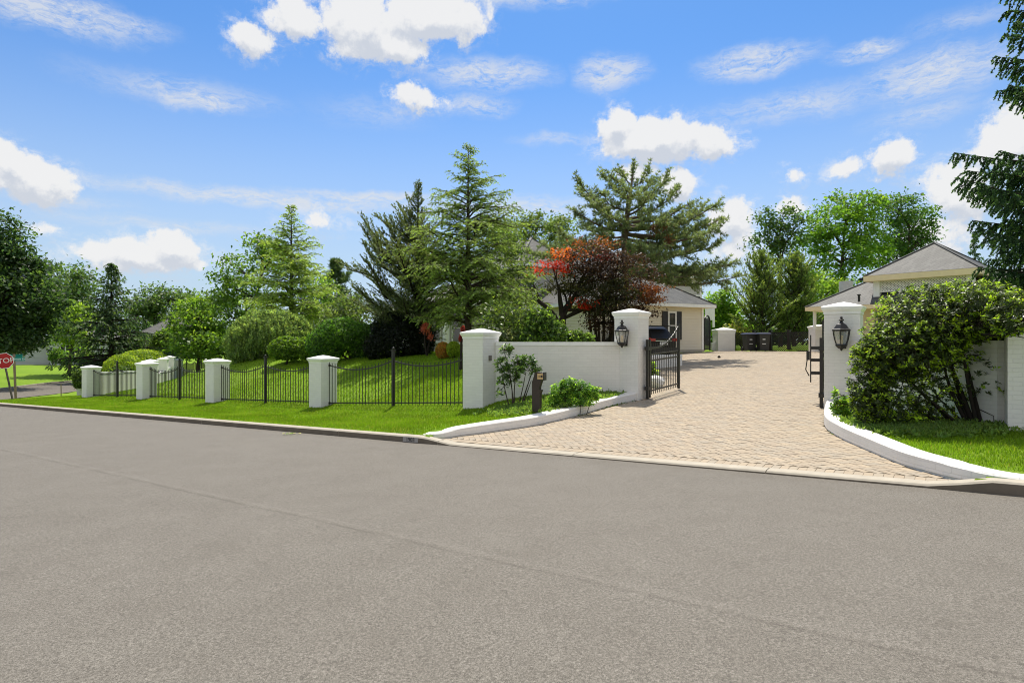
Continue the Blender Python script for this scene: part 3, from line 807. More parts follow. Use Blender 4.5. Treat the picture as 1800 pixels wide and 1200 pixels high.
def hip_roof(name, mat, parent, c0, dx, lx, dy, ly, z, h, ov=.45, ridge=None, fasc=.2, fmat='white_trim', soffit='cream_trim'):
    c0 = np.array([c0[0], c0[1], 0.]); c = c0-dx*ov-dy*ov; lx += 2*ov; ly += 2*ov
    r = min(lx, ly)/2 if ridge is None else ridge
    A = [c, c+dx*lx, c+dx*lx+dy*ly, c+dy*ly]; A = [p+ZU*z for p in A]
    if lx >= ly: r0, r1 = c+dx*r+dy*ly/2, c+dx*(lx-r)+dy*ly/2
    else: r0, r1 = c+dx*lx/2+dy*r, c+dx*lx/2+dy*(ly-r)
    r0 = r0+ZU*(z+h); r1 = r1+ZU*(z+h)
    mb = MB()
    if lx >= ly: fs = [[A[0], A[1], r1, r0], [A[1], A[2], r1], [A[2], A[3], r0, r1], [A[3], A[0], r0]]
    else: fs = [[A[0], A[1], r0], [A[1], A[2], r1, r0], [A[2], A[3], r1], [A[3], A[0], r0, r1]]
    for f in fs: mb.face(f)
    ro = mb.build(name, mat, parent)
    cap = MB()
    for a, b in ((A[0], r0), (A[1], r0 if lx < ly else r1), (A[2], r1), (A[3], r1 if lx < ly else r0), (r0, r1)):
        if np.linalg.norm(b-a) > .3: cap.bar(a+ZU*.01, b+ZU*.01, .16, .03)
    cap.build('ridge_cap', mat, ro)
    mb = MB()
    for k in range(4):
        a, b = A[k], A[(k+1) % 4]; mb.face([a-ZU*fasc, b-ZU*fasc, b-ZU*.01, a-ZU*.01])
    mb.build('fascia', fmat, ro)
    mb = MB(); mb.face([A[3]-ZU*fasc, A[2]-ZU*fasc, A[1]-ZU*fasc, A[0]-ZU*fasc]); mb.build('soffit', soffit, ro)
    return ro
def window(parent, c, dx, out, w, h, mat='white_trim', shutters=0, mull=True):
    c = np.array(c, float); ax = (dx, -out, ZU); f = .06
    mb = MB()
    for s in (-1, 1): mb.box(c+dx*s*(w/2)+out*.055, (f*1.5, .09, h+f*2), ax)
    for s in (-1, 1): mb.box(c+ZU*s*(h/2)+out*.052, (w-f, .09, f*1.5), ax)
    mb.box(c-ZU*(h/2+.06)+out*.07, (w+.2, .14, .05), ax)
    if mull: mb.box(c+out*.062, (w-f, .05, .045), ax)
    o = mb.build('window', mat, parent)
    mb = MB(); mb.box(c+out*.045, (w-.02, .03, h-.02), ax); mb.build('pane', 'pane_glass', o)
    if shutters:
        for s in (-1, 1):
            mb = MB(); cc = c+dx*s*(w/2+.27)+out*.06
            mb.box(cc, (.40, .04, h+.1), ax)
            for k in range(int(h/.09)): mb.box(cc+out*.022+ZU*(-h/2+.07+k*.09), (.32, .012, .05), ax)
            mb.build('shutter', 'shutter_black', o)
    return o

def main_house():
    GC = np.array([11.5, 36.0, 0.])                     # right front corner of the garage wing
    zg_ = .98
    t = thing('main_house', 'beige and grey sided house behind the trees with hip roofs and black shutters', 'house', (GC[0], GC[1], zg_))
    e1 = np.array([.88, .475, 0]); e2 = np.array([-.475, .88, 0]); e1 /= np.linalg.norm(e1); e2 /= np.linalg.norm(e2)
    # garage wing
    c0 = GC-e1*8.0
    siding_box('garage_wall', 'siding_beige', t, c0, e1, 8.0, e2, 8.0, zg_, zg_+2.62, .165)
    mb = MB()
    mb.box(GC-e1*.06-e2*.035+ZU*(zg_+1.31), (.14, .05, 2.62), (e1, e2, ZU)); mb.box(GC+e1*.035+e2*.06+ZU*(zg_+1.31), (.05, .14, 2.62), (e1, e2, ZU))
    mb.build('corner_board', 'white_trim', t)
    hip_roof('garage_roof', 'shingle', t, c0, e1, 8.0, e2, 8.0, zg_+2.82, 2.9, .55)
    mb = MB(); mb.box(GC-e1*4-e2*.03+ZU*(zg_+.06), (8.1, .1, .14), (e1, e2, ZU)); mb.build('foundation', 'concrete', t)
    # window beside the car: px 1172..1188
    def on_wall(px, z, base, dx):
        k = (px-900)/F; s = (k*base[1]-base[0])/(dx[0]-k*dx[1]); q = base+dx*s; return np.array([q[0], q[1], z])
    wq = on_wall(1180, zg_+1.55, c0, e1); window(t, wq, e1, -e2, .55, 1.55, shutters=1)
    # upper block with the twin window
    b0 = GC-e1*.9+e2*4.0
    zt = 5.9
    siding_box('upper_wall', 'siding_grey', t, b0-e1*3, e1, 7.9, e2, 6.0, zg_+2.4, zt, .165)
    c = b0-e1*3+e1*7.9
    mb = MB(); mb.box(c-e1*.09-e2*.035+ZU*(zt+zg_+2.4)/2, (.2, .05, zt-zg_-2.4), (e1, e2, ZU)); mb.build('corner_board', 'white_trim', t)
    for px in (1212, 1226):
        wq = on_wall(px, 4.28, b0, e1); window(t, wq, e1, -e2, .42, .95, mull=False)
    hip_roof('upper_roof', 'shingle_dark', t, b0-e1*3, e1, 7.9, e2, 6.0, zt+.2, 1.8, .45)
    mb = MB(); r0 = on_wall(1240, 0, b0, e1)
    for k in range(8): mb.bar(r0+e1*(.0+.12*k)*.8+ZU*3.1, r0+e1*(.12*k)*.8+ZU*4.05, .05)
    mb.box(r0+e1*.34+ZU*4.08, (.95, .08, .06), (e1, e2, ZU)); mb.bar(r0+e1*.78+ZU*2.6, r0+e1*.78+ZU*4.25, .14); mb.build('railing', 'white_trim', t)
    # one-storey left part with the porch
    m0 = np.array([-5.26, 33.5, 0.])
    siding_box('main_wall', 'siding_grey', t, m0, e1, 6.6, e2, 7.0, .8, 3.5, .13)
    hip_roof('main_roof', 'shingle', t, m0, e1, 6.6, e2, 7.0, 3.7, 1.5, .5)
    # two-storey block with a light hip roof
    n0 = m0+e1*6.2+e2*2.2
    siding_box('gable_wall', 'siding_grey', t, n0, e1, 8.6, e2, 7.0, .8, 6.2, .13)
    hip_roof('gable_roof', 'shingle', t, n0, e1, 8.6, e2, 7.0, 6.4, 2.5, .45)
    n1 = n0-e2*.9+e1*1.1
    siding_box('bay_wall', 'siding_grey', t, n1, e1, 3.8, e2, 2.0, .8, 6.6, .13)
    hip_roof('bay_roof', 'shingle', t, n1, e1, 3.8, e2, 3.8, 6.6, 2.1, .4)
    window(t, on_wall(806, 2.4, m0, e1), e1, -e2, .85, 1.75)
    window(t, on_wall(760, 2.4, m0, e1), e1, -e2, .9, 1.6)
    window(t, on_wall(930, 2.4, n1, e1), e1, -e2, .8, 1.6)
    window(t, on_wall(930, 5.2, n1, e1), e1, -e2, .8, 1.5)
    window(t, on_wall(1010, 2.4, n0, e1), e1, -e2, .9, 1.6)
    for px, off, q0 in ((784, 1.3, m0), (996, 1.2, n0)):
        q = on_wall(px, 0, q0-e2*off, e1); mb = MB()
        mb.lathe(np.array([q[0], q[1], .7]), [(.26, 0), (.26, .1), (.19, .14), (.19, 2.6), (.17, 2.7), (.25, 2.8), (.25, 2.9)], 14); mb.build('column', 'white_trim', t, True)
    mb = MB(); q = on_wall(800, 0, m0-e2*.7, e1); mb.box(q+ZU*3.7, (3.4, 1.5, .22), (e1, e2, ZU)); mb.build('porch_roof', 'white_trim', t)
main_house()

def pool_house():
    e2 = np.array([.643, -.766, 0]); e1 = np.array([.766, .643, 0])   # e2: along the front wall towards the camera
    a = np.array([16.43, 33.5, 0.])+e2*.5+e1*.5
    zb_, ze = 1.0, 3.50
    t = thing('garage_house', 'cream outbuilding with grey hip roofs and a white lattice band behind the right gate pillar', 'outbuilding', (a[0], a[1], zb_))
    siding_box('wall', 'siding_cream', t, a+e1*.9, e2, 12.5, e1, 3.0, zb_, ze-.1, .14)
    # lower hip roof
    hip_roof('lower_roof', 'shingle', t, a, e2, 13, e1, 4.0, ze+.03, 1.5, .5, fasc=.22, fmat='cream_trim')
    mb = MB(); q = P(1432, 600, a[1]+.2); mb.box(np.array([q[0], q[1], 2.95]), (.13, .13, 1.25), None); mb.build('porch_column', 'white_trim', t)
    # ventilator ridge and drum on the lower roof
    mb = MB(); q = a-e2*.5-e1*.5+(e1+e2)*2.5; q[2] = ze+1.53; mb.box(q+ZU*.06, (1.1, .3, .14), (e2, e1, ZU)); mb.build('roof_vent_ridge', 'shutter_black', t)
    mb = MB(); q = P(1487, 505, 36.5); mb.lathe(q, [(.38, -2.5), (.38, .36), (.33, .36), (.33, .30), (0, .30)], 16); mb.build('flue_drum', 'stone', t)
    mb = MB(); q = P(1510, 522, 31.2); mb.tube([q-ZU*.25, q+ZU*.1], [.06, .06], 8); mb.lathe(q+ZU*.1, [(.1, 0), (.1, .04), (0, .06)], 8); mb.build('vent_pipe', 'black_iron', t)
    # raised cupola with lattice band
    c0 = np.array([18.75, 31.5, 0.])+e2*.35+e1*.35; lx, ly = 4.0, 4.2
    z0, z1 = 3.6, 5.0
    for p in (c0, c0+e2*lx, c0+e1*ly, c0+e2*lx+e1*ly):
        mb = MB(); mb.box(p+ZU*(z0-.3+z1)/2, (.3, .3, z1-z0+.3), (e2, e1, ZU)); mb.build('corner_post', 'white_trim', t)
    mb = MB(); mb.box(c0+e2*lx/2+e1*(ly/2+.3)+ZU*((z0+z1)/2-.1), (lx-.5, ly-.8, z1-z0+.4), (e2, e1, ZU)); mb.build('loft_shade_core', 'shutter_black', t)  # black box stands in for the shaded hollow behind the lattice
    mb = MB(); w = lx-.3; hh = .62; cz = 4.55
    p0 = c0+e2*.15-e1*.05+ZU*(cz-hh/2)
    def strip(x0, zz0, x1, zz1, off): mb.bar(p0+e2*x0+ZU*zz0-e1*off, p0+e2*x1+ZU*zz1-e1*off, .045, .012, 0, e1)
    st = .125
    k = -hh
    while k < w:
        x0, z0_ = (k, 0) if k >= 0 else (0, -k)
        x1, z1_ = (k+hh, hh) if k+hh <= w else (w, w-k)
        strip(x0, z0_, x1, z1_, 0); strip(w-x0, z0_, w-x1, z1_, .013); k += st
    mb.box(p0+e2*w/2+ZU*-.03, (w, .06, .07), (e2, e1, ZU)); mb.build('lattice_band', 'white_trim', t)
    hip_roof('upper_roof', 'shingle', t, c0, e2, lx, e1, ly, 5.05, 1.72, .5, fasc=.3, fmat='cream_trim')
    # wing further right, mostly behind the spruce
    d0 = c0+e2*6.2+e1*1.0
    siding_box('wing_wall', 'siding_cream', t, d0, e2, 6, e1, 6, zb_-.3, 4.0, .14)
    hip_roof('wing_roof', 'shingle', t, d0, e2, 6, e1, 6, 4.0, 1.7, .5, fmat='cream_trim')
pool_house()

def side_house():
    a = P(87, 640, 75); zb_ = a[2]-.15
    dx = np.array([.85, .53, 0]); dx /= np.linalg.norm(dx); dy = np.array([-dx[1], dx[0], 0])
    t = thing('white_house', 'pale grey sided house across the side street under the big dark maple', 'house', a)
    c0 = np.array([a[0], a[1], 0.])
    siding_box('wall', 'siding_white', t, c0, dx, 9, dy, 10, zb_, zb_+3.1, .16)
    c1 = c0-dx*7.5+dy*1.2
    siding_box('side_wall', 'siding_white', t, c1, dx, 7.5, dy, 7, zb_, zb_+2.7, .16)
    hip_roof('roof', 'shingle', t, c0, dx, 9, dy, 10, zb_+3.3, 2.2, .5); hip_roof('side_roof', 'shingle', t, c1, dx, 7.5, dy, 7, zb_+2.85, 1.8, .4)
    window(t, c0+dx*2.1+ZU*(zb_+1.75), dx, -dy, 1.0, 1.6, shutters=1)
side_house()
def far_house():
    a = P(262, 618, 100); dx = np.array([.95, .3, 0]); dx /= np.linalg.norm(dx); dy = np.array([-dx[1], dx[0], 0])
    t = thing('far_house', 'far house with a tan roof slope showing between the dark spruce and the bright trees', 'house', a)
    c0 = np.array([a[0]-1, a[1], 0.]); zb_ = a[2]-1
    siding_box('wall', 'siding_white', t, c0, dx, 8.5, dy, 8, zb_, 3.1, .2)
    hip_roof('roof', 'shingle', t, c0, dx, 8.5, dy, 8, 3.15, 3.0, .5)
far_house()

# ------------------------------------------------------------------ court furniture
def lattice(mb, p0, d, w, h, st=.11, sw=.035, mi=0):
    d = np.array(d, float); n = np.array([-d[1], d[0], 0]); k = -h
    while k < w:
        x0, z0 = (k, 0) if k >= 0 else (0, -k)
        x1, z1 = (k+h, h) if k+h <= w else (w, w-k)
        if x1-x0 > .02:
            mb.bar(p0+d*x0+ZU*z0, p0+d*x1+ZU*z1, sw, .01, mi, n); mb.bar(p0+d*(w-x0)+ZU*z0+n*.011, p0+d*(w-x1)+ZU*z1+n*.011, sw, .01, mi, n)
        k += st
def court_items():
    # white pillar and lattice fence behind the bins
    q = P(1272, 616, 39.5); pillar('court_pillar', 'small white pillar left of the bins at the back of the driveway', q, q[2]-.05, pz(575, 39.5), 1.1, None, 'pillar', (np.array([1., 0, 0]), np.array([0, 1., 0]), ZU), .05)
    q2 = P(1439, 619, 34.5); pillar('court_pillar', 'small white pillar right of the lattice fence, under the outbuilding eave', q2, q2[2]-.05, pz(570, 34.5), .78, None, 'pillar', (np.array([1., 0, 0]), np.array([0, 1., 0]), ZU), .06)
    a = P(1290, 616.5, 39.4); b = P(1427, 618.5, 35.2); d = b-a; d[2] = 0; L = np.linalg.norm(d); d /= L; n = np.array([-d[1], d[0], 0])
    t = thing('lattice_fence', 'black lattice fence behind the bins at the back of the driveway', 'fence', a)
    zs_ = [a[2], b[2]]
    pos = [0, L*.28, L*.50, L*.73, L]
    mbp = None
    for i, x in enumerate(pos[:-1]):
        p = a+d*x; p[2] = a[2]+(b[2]-a[2])*x/L
        mb = MB(); mb.box(p+ZU*.62, (.16, .16, 1.34), (d, n, ZU)); mb.box(p+ZU*1.32, (.22, .22, .05), (d, n, ZU)); mb.build('post', 'black_iron', t)
        x1 = pos[i+1]; w = x1-x-.16; p0 = p+d*.08+ZU*.06
        mb = MB(); lattice(mb, p0, d, w, 1.08, .125, .036); mb.build('lattice_panel', 'black_iron', t)
        mb = MB(); mb.box(p0+d*w/2+ZU*1.10, (w, .06, .06), (d, n, ZU)); mb.box(p0+d*w/2, (w, .06, .05), (d, n, ZU)); mb.build('rail', 'black_iron', t)
    # arched lattice gate at the house corner
    a = P(1238, 616, 36.6); d = np.array([.62, .78, 0]); n = np.array([-d[1], d[0], 0]); w = .95
    t = thing('lattice_gate', 'tall arched black lattice gate at the corner of the house', 'gate', a)
    mb = MB(); h = 1.75
    mb.box(a+ZU*h/2, (.07, .07, h), (d, n, ZU)); mb.box(a+d*w+ZU*h/2, (.07, .07, h), (d, n, ZU)); prev = None
    for k in range(11):
        an = math.pi*k/10; p = a+d*(w/2-w/2*math.cos(an))+ZU*(h+w/2*.85*math.sin(an))
        if prev is not None: mb.bar(prev, p, .07, .07)
        prev = p
    mb.build('arch_frame', 'black_iron', t)
    mb = MB(); lattice(mb, a+d*.03+ZU*.05, d, w-.06, 1.95, .13, .05); mb.build('lattice_panel', 'black_iron', t)
    # two wheeled bins
    def bin_(label, c, yaw):
        X = np.array([math.cos(yaw), math.sin(yaw), 0]); Y = np.array([-X[1], X[0], 0]); ax = (X, Y, ZU)
        t = thing('wheeled_bin', label, 'bin', c, 'wheeled bins')
        mb = MB(); r = math.sqrt(.5)
        mb.lathe(c, [(.27/r, .05), (.30/r, .5), (.335/r, .95), (.35/r, .97), (.35/r, 1.03)], 4, 0, (X*.92, Y*1.05, ZU), math.pi/4)
        mb.face([c+X*sx*.26+Y*sy*.28+ZU*.05 for sx, sy in ((-1, -1), (-1, 1), (1, 1), (1, -1))])
        mb.build('body', 'bin_plastic', t)
        mb = MB(); mb.lathe(c+ZU*1.03, [(.39/r, 0), (.39/r, .03), (.33/r, .085), (.15/r, .11), (0, .112)], 4, 0, (X*.95, Y*1.08, ZU), math.pi/4); mb.build('lid', 'bin_lid', t)
        for s in (-1, 1):
            mb = MB(); mb.tube([c+X*s*.25+Y*.36+ZU*.13, c+X*s*.31+Y*.36+ZU*.13], [.13, .13], 14); mb.build('wheel', 'tyre', t)
        mb = MB(); mb.bar(c-X*.25+Y*.42+ZU*.99, c+X*.25+Y*.42+ZU*.99, .03); mb.build('handle', 'bin_plastic', t)
        mb = MB(); mb.box(c-Y*.335+X*-.05+ZU*.72, (.16, .012, .05), ax); mb.box(c-Y*.32+X*-.04+ZU*.45, (.22, .012, .03), ax); mb.build('sticker', 'sign_white', t)
    q = P(1317, 617, 37.2); bin_('dark wheeled bin with blue lid nearer the house', q, .08)
    q = P(1341, 617, 36.6); bin_('dark wheeled bin with blue lid nearer the outbuilding', q, -.06)
    # low white wall behind the open gate
    a = P(1132, 640, 24.5); b = P(1194, 640, 26.0)
    wall_thing('court_wall', 'low white wall beside the car, seen through the open gate leaf', a, b, a[2]-.1, b[2]-.1, pz(624, 24.5), pz(623, 26), .3)
    a = P(1250, 616, 39.6); b = P(1258, 616, 39.6)
    wall_thing('court_wall', 'tiny white wall stub between the lattice gate and the small pillar', a, b, a[2]-.1, b[2]-.1, pz(602, 39.6), pz(602, 39.6), .3)
    # painted boulder
    c = P(1152, 672, 18.0); mb = MB(); rr = np.random.default_rng(3)
    for i in range(7):
        for k in range(10):
            def q(i, k):
                th = math.pi*i/7; ph = 2*math.pi*(k % 10)/10; r = .26*(1+.18*math.sin(3*ph+th*2)+.1*math.cos(5*ph))
                return c+np.array([r*math.sin(th)*math.cos(ph), r*math.sin(th)*math.sin(ph), .22*math.cos(th)])
            mb.face([q(i, k), q(i+1, k), q(i+1, k+1), q(i, k+1)])
    tag(mb.build('boulder', 'paint_white'), 'pale round boulder behind the open gate leaf', 'rock')
court_items()

def suv():
    c = P(1166, 640, 29.6); u, v = uv_of(c[0], c[1]); c[2] = float(zdrive(u, v))+.01
    hd = R(28); Yv = np.array([-math.sin(hd), math.cos(hd), 0]); Xv = np.array([Yv[1], -Yv[0], 0]); ax = (Xv, Yv, ZU)
    t = thing('parked_car', 'black estate car parked by the house, its tail towards the gate', 'car', c)
    def q(x, y, z): return c+Xv*x+Yv*y+ZU*z
    # sections along length: (y, half widths at levels, heights)
    def sec(y, zb, zs, zr_, wb, ws, wr): return [(wb*.86, zb), (wb, zb+.12), (ws, zs*.72), (ws*.985, zs), (wr*1.04, zr_-.10), (wr*.9, zr_-.02), (0, zr_)]
    S = [(0.0, .42, 1.02, 1.06, .80, .84, .74), (.06, .32, 1.04, 1.12, .86, .90, .76), (.35, .26, 1.06, 1.50, .90, .93, .66), (.62, .24, 1.06, 1.66, .91, .94, .66), (1.6, .24, 1.05, 1.72, .92, .95, .68), (2.7, .24, 1.03, 1.68, .92, .95, .68), (3.5, .26, 1.0, 1.15, .92, .94, .72), (4.4, .30, .92, .98, .90, .90, .70), (4.75, .38, .80, .84, .78, .78, .62)]
    rings = []
    for y, *r in S:
        pr = sec(y, *r); rings.append([q(x, y, z) for x, z in pr]+[q(-x, y, z) for x, z in pr[-2::-1]])
    mb = MB(); n = len(rings[0])
    for a, b in zip(rings, rings[1:]):
        for k in range(n-1): mb.face([a[k], a[k+1], b[k+1], b[k]])
    mb.face(rings[0]); mb.face(rings[-1][::-1]); mb.build('body', 'car_black', t)
    mb = MB()      # glass: rear screen and side windows just proud of the body
    mb.face([q(-.62, .085, 1.13), q(.62, .085, 1.13), q(.54, .40, 1.53), q(-.54, .40, 1.53)]); mb.build('rear_window', 'car_glass', t)
    for s in (-1, 1):
        mb = MB(); mb.face([q(s*.925, .75, 1.10), q(s*.93, 3.1, 1.08), q(s*.74, 2.75, 1.54), q(s*.735, .85, 1.52)]); mb.build('side_window', 'car_glass', t)
        mb = MB(); mb.box(q(s*.72, -.02, .98), (.34, .09, .13), ax); mb.box(q(s*.86, .12, 1.0), (.12, .3, .13), ax); mb.build('tail_light', 'tail_red', t)
        mb = MB(); mb.box(q(s*.74, -.03, .56), (.20, .06, .05), ax); mb.build('reflector', 'tail_red', t)
        for y in (.85, 3.75):
            mb = MB(); mb.tube([q(s*.74, y, .34), q(s*.95, y, .34)], [.34, .34], 20); w = mb.build('wheel', 'tyre', t)
            mb = MB(); mb.lathe(q(s*.955, y, .34), [(.22, 0), (.2, .012), (0, .02)], 12, 0, (Yv, ZU, Xv*s)); mb.build('rim', 'chrome', w)
    mb = MB(); mb.box(q(0, .30, 1.665), (1.2, .34, .045), ax); mb.build('spoiler', 'car_black', t)
    mb = MB(); mb.box(q(0, -.06, .46), (1.62, .16, .26), ax); mb.build('bumper', 'car_trim', t)
    mb = MB(); mb.box(q(0, -.035, .80), (.50, .03, .14), ax); mb.build('number_plate', 'sign_white', t)
    mb = MB(); mb.box(q(0, -.03, .93), (1.1, .03, .035), ax); mb.build('trim_strip', 'chrome', t)
suv()

# ------------------------------------------------------------------ vegetation
def nrmz(a): return a/(np.linalg.norm(a, axis=-1, keepdims=True)+1e-9)
LEAF_GAIN = 1.12
class Fol:
    def __init__(s): s.q = []; s.c = []
    def leaves(s, pos, dr, nm, L, W, col, fold=.0):
        """rhombus leaves: pos centres, dr long axis, nm normal"""
        n = len(pos)
        if n == 0: return
        dr = nrmz(dr); sd = nrmz(np.cross(dr, nm)); up = np.cross(sd, dr)
        L = np.broadcast_to(np.asarray(L, float), (n,))[:, None]; W = np.broadcast_to(np.asarray(W, float), (n,))[:, None]
        a = pos-dr*L/2; b = pos+sd*W/2+up*W*.12-dr*L*.05; c = pos+dr*L/2-up*L*.08; d = pos-sd*W/2+up*W*.12-dr*L*.05
        s.q.append(np.stack([a, b, c, d], 1)); s.c.append(np.broadcast_to(col, (n, 3)))
    def count(s): return sum(len(q) for q in s.q)
    def build(s, name, mat, parent=None):
        Q = np.concatenate(s.q).astype('f'); C = np.clip(np.concatenate(s.c)*LEAF_GAIN, 0, 1).astype('f'); n = len(Q)
        me = bpy.data.meshes.new(name); me.vertices.add(n*4); me.vertices.foreach_set('co', Q.ravel())
        me.loops.add(n*4); me.loops.foreach_set('vertex_index', np.arange(n*4, dtype='i'))
        me.polygons.add(n); me.polygons.foreach_set('loop_start', np.arange(0, n*4, 4, dtype='i'))
        at = me.attributes.new('leaf_col', 'FLOAT_COLOR', 'FACE')
        at.data.foreach_set('color', np.concatenate([C, np.ones((n, 1), 'f')], 1).ravel())
        me.materials.append(M[mat]); me.update(calc_edges=True); me.validate()
        o = bpy.data.objects.new(name, me); COL.objects.link(o)
        if parent: o.parent = parent; o.matrix_parent_inverse = parent.matrix_basis.inverted()
        return o
def rdir(r, n): return nrmz(r.normal(size=(n, 3)))
def jit(col, r, n, a=.25):
    c = np.array(col, float); k = 1+r.uniform(-a, a, (n, 1)); h = r.uniform(-.12, .12, (n, 1))
    return np.clip(c*k*np.concatenate([1+h, np.ones((n, 1)), 1-h], 1), 0, 1)
def limb(mb, a, b, r0, r1, r, sag=.12, n=5):
    a = np.array(a, float); b = np.array(b, float); L = np.linalg.norm(b-a); off = r.normal(size=3)*L*sag*.4; off[2] = abs(off[2])*.5+L*sag*.3
    pts = []; rad = []
    for k in range(n):
        t = k/(n-1); pts.append(a+(b-a)*t+off*math.sin(math.pi*t)*.8); rad.append(r0*(1-t)+r1*t)
    mb.tube(pts, rad, 6); return pts

def broad_tree(name, label, cat, D, trunk_px, lobes, col, seed, base_y=None, n_clump=26, leaves=34, leaf=.22, tr=.22, hue2=None, clump_r=None,
               bark='bark', lmat='leaf', group=None, base=None, fork=.35, jitter=.25, shell=.45, flat=.65, up=.9, lobe_cols=None, stems=None):
    """trunk with limbs to each lobe, twigs to leaf clumps; lobes = (px, py, rx, ry[, dD])"""
    r = np.random.default_rng(seed); k = D/F
    if base is None:
        x = (trunk_px-900)/F*D; base = np.array([x, D, gz(x, D)-.1])
    t = thing(name, label, cat, base, group)
    L = [(P(l[0], l[1], D+(l[4] if len(l) > 4 else r.uniform(-1, 1)*l[2]*k*.8)), l[2]*k, l[3]*k) for l in lobes]
    topz = max(c[2]+rz*.3 for c, _, rz in L); cx = np.mean([c for c, _, _ in L], 0)
    wood = MB(); fo = Fol()
    fz = base[2]+(topz-base[2])*fork
    fk = np.array([base[0]+(cx[0]-base[0])*.25, base[1]+(cx[1]-base[1])*.25, fz])
    if stems is None:
        wood.tube([base-ZU*.2, base+ZU*.15, base*.5+fk*.5+np.array([r.normal()*.1, r.normal()*.1, 0]), fk], [tr*1.5, tr*1.12, tr*.9, tr*.78], 8)
        top = np.array([cx[0], cx[1], base[2]+(topz-base[2])*.85]); tp = limb(wood, fk, top, tr*.75, tr*.15, r, .05, 6)
    cr = clump_r or np.mean([l[1] for l in L])*.26
    for li, (c, rx, rz) in enumerate(L):
        if stems is None:
            s = tp[min(len(tp)-1, max(0, int((c[2]-rz-fk[2])/max(.1, top[2]-fk[2])*5)))]
        else: s = np.array(stems[li % len(stems)])
        lp = limb(wood, s, c, tr*.4, tr*.12, r)
        n = int(n_clump*(rx*rz)/np.mean([a*b for _, a, b in L])**1)
        n = max(6, n)
        dirs = rdir(r, n); rad = (r.uniform(shell**3, 1, n))**(1/3)
        cc = c+dirs*np.array([rx, rx*.9, rz])*rad[:, None]
        lc = col if not lobe_cols else lobe_cols[li]
        for i in range(n):
            if i % 2 == 0: wood.tube([lp[2+i % 3], lp[2+i % 3]*.4+cc[i]*.6+r.normal(size=3)*.05*rx, cc[i]], [tr*.12, tr*.06, tr*.025], 4, cap=False)
            m = int(leaves*r.uniform(.6, 1.4)); rr = cr*r.uniform(.6, 1.35)
            off = r.normal(size=(m, 3))*np.array([rr, rr, rr*flat])*.62
            nm = nrmz(r.normal(size=(m, 3))*.75+ZU*up+dirs[i]*.35)
            dr = nrmz(np.cross(nm, r.normal(size=(m, 3)))); dr[:, 2] -= .25
            base_c = np.array(lc)*(1+r.uniform(-.22, .22))
            cols = jit(base_c, r, m, jitter)
            if hue2 is not None:
                tip = r.random(m) < .18; cols[tip] = jit(hue2, r, int(tip.sum()), .2)
            fo.leaves(cc[i]+off, dr, nm, leaf*r.uniform(.7, 1.25, m), leaf*.62*r.uniform(.7, 1.2, m), cols)
    wood.build('trunk', bark, t, True); fo.build('crown', lmat, t)
    return t

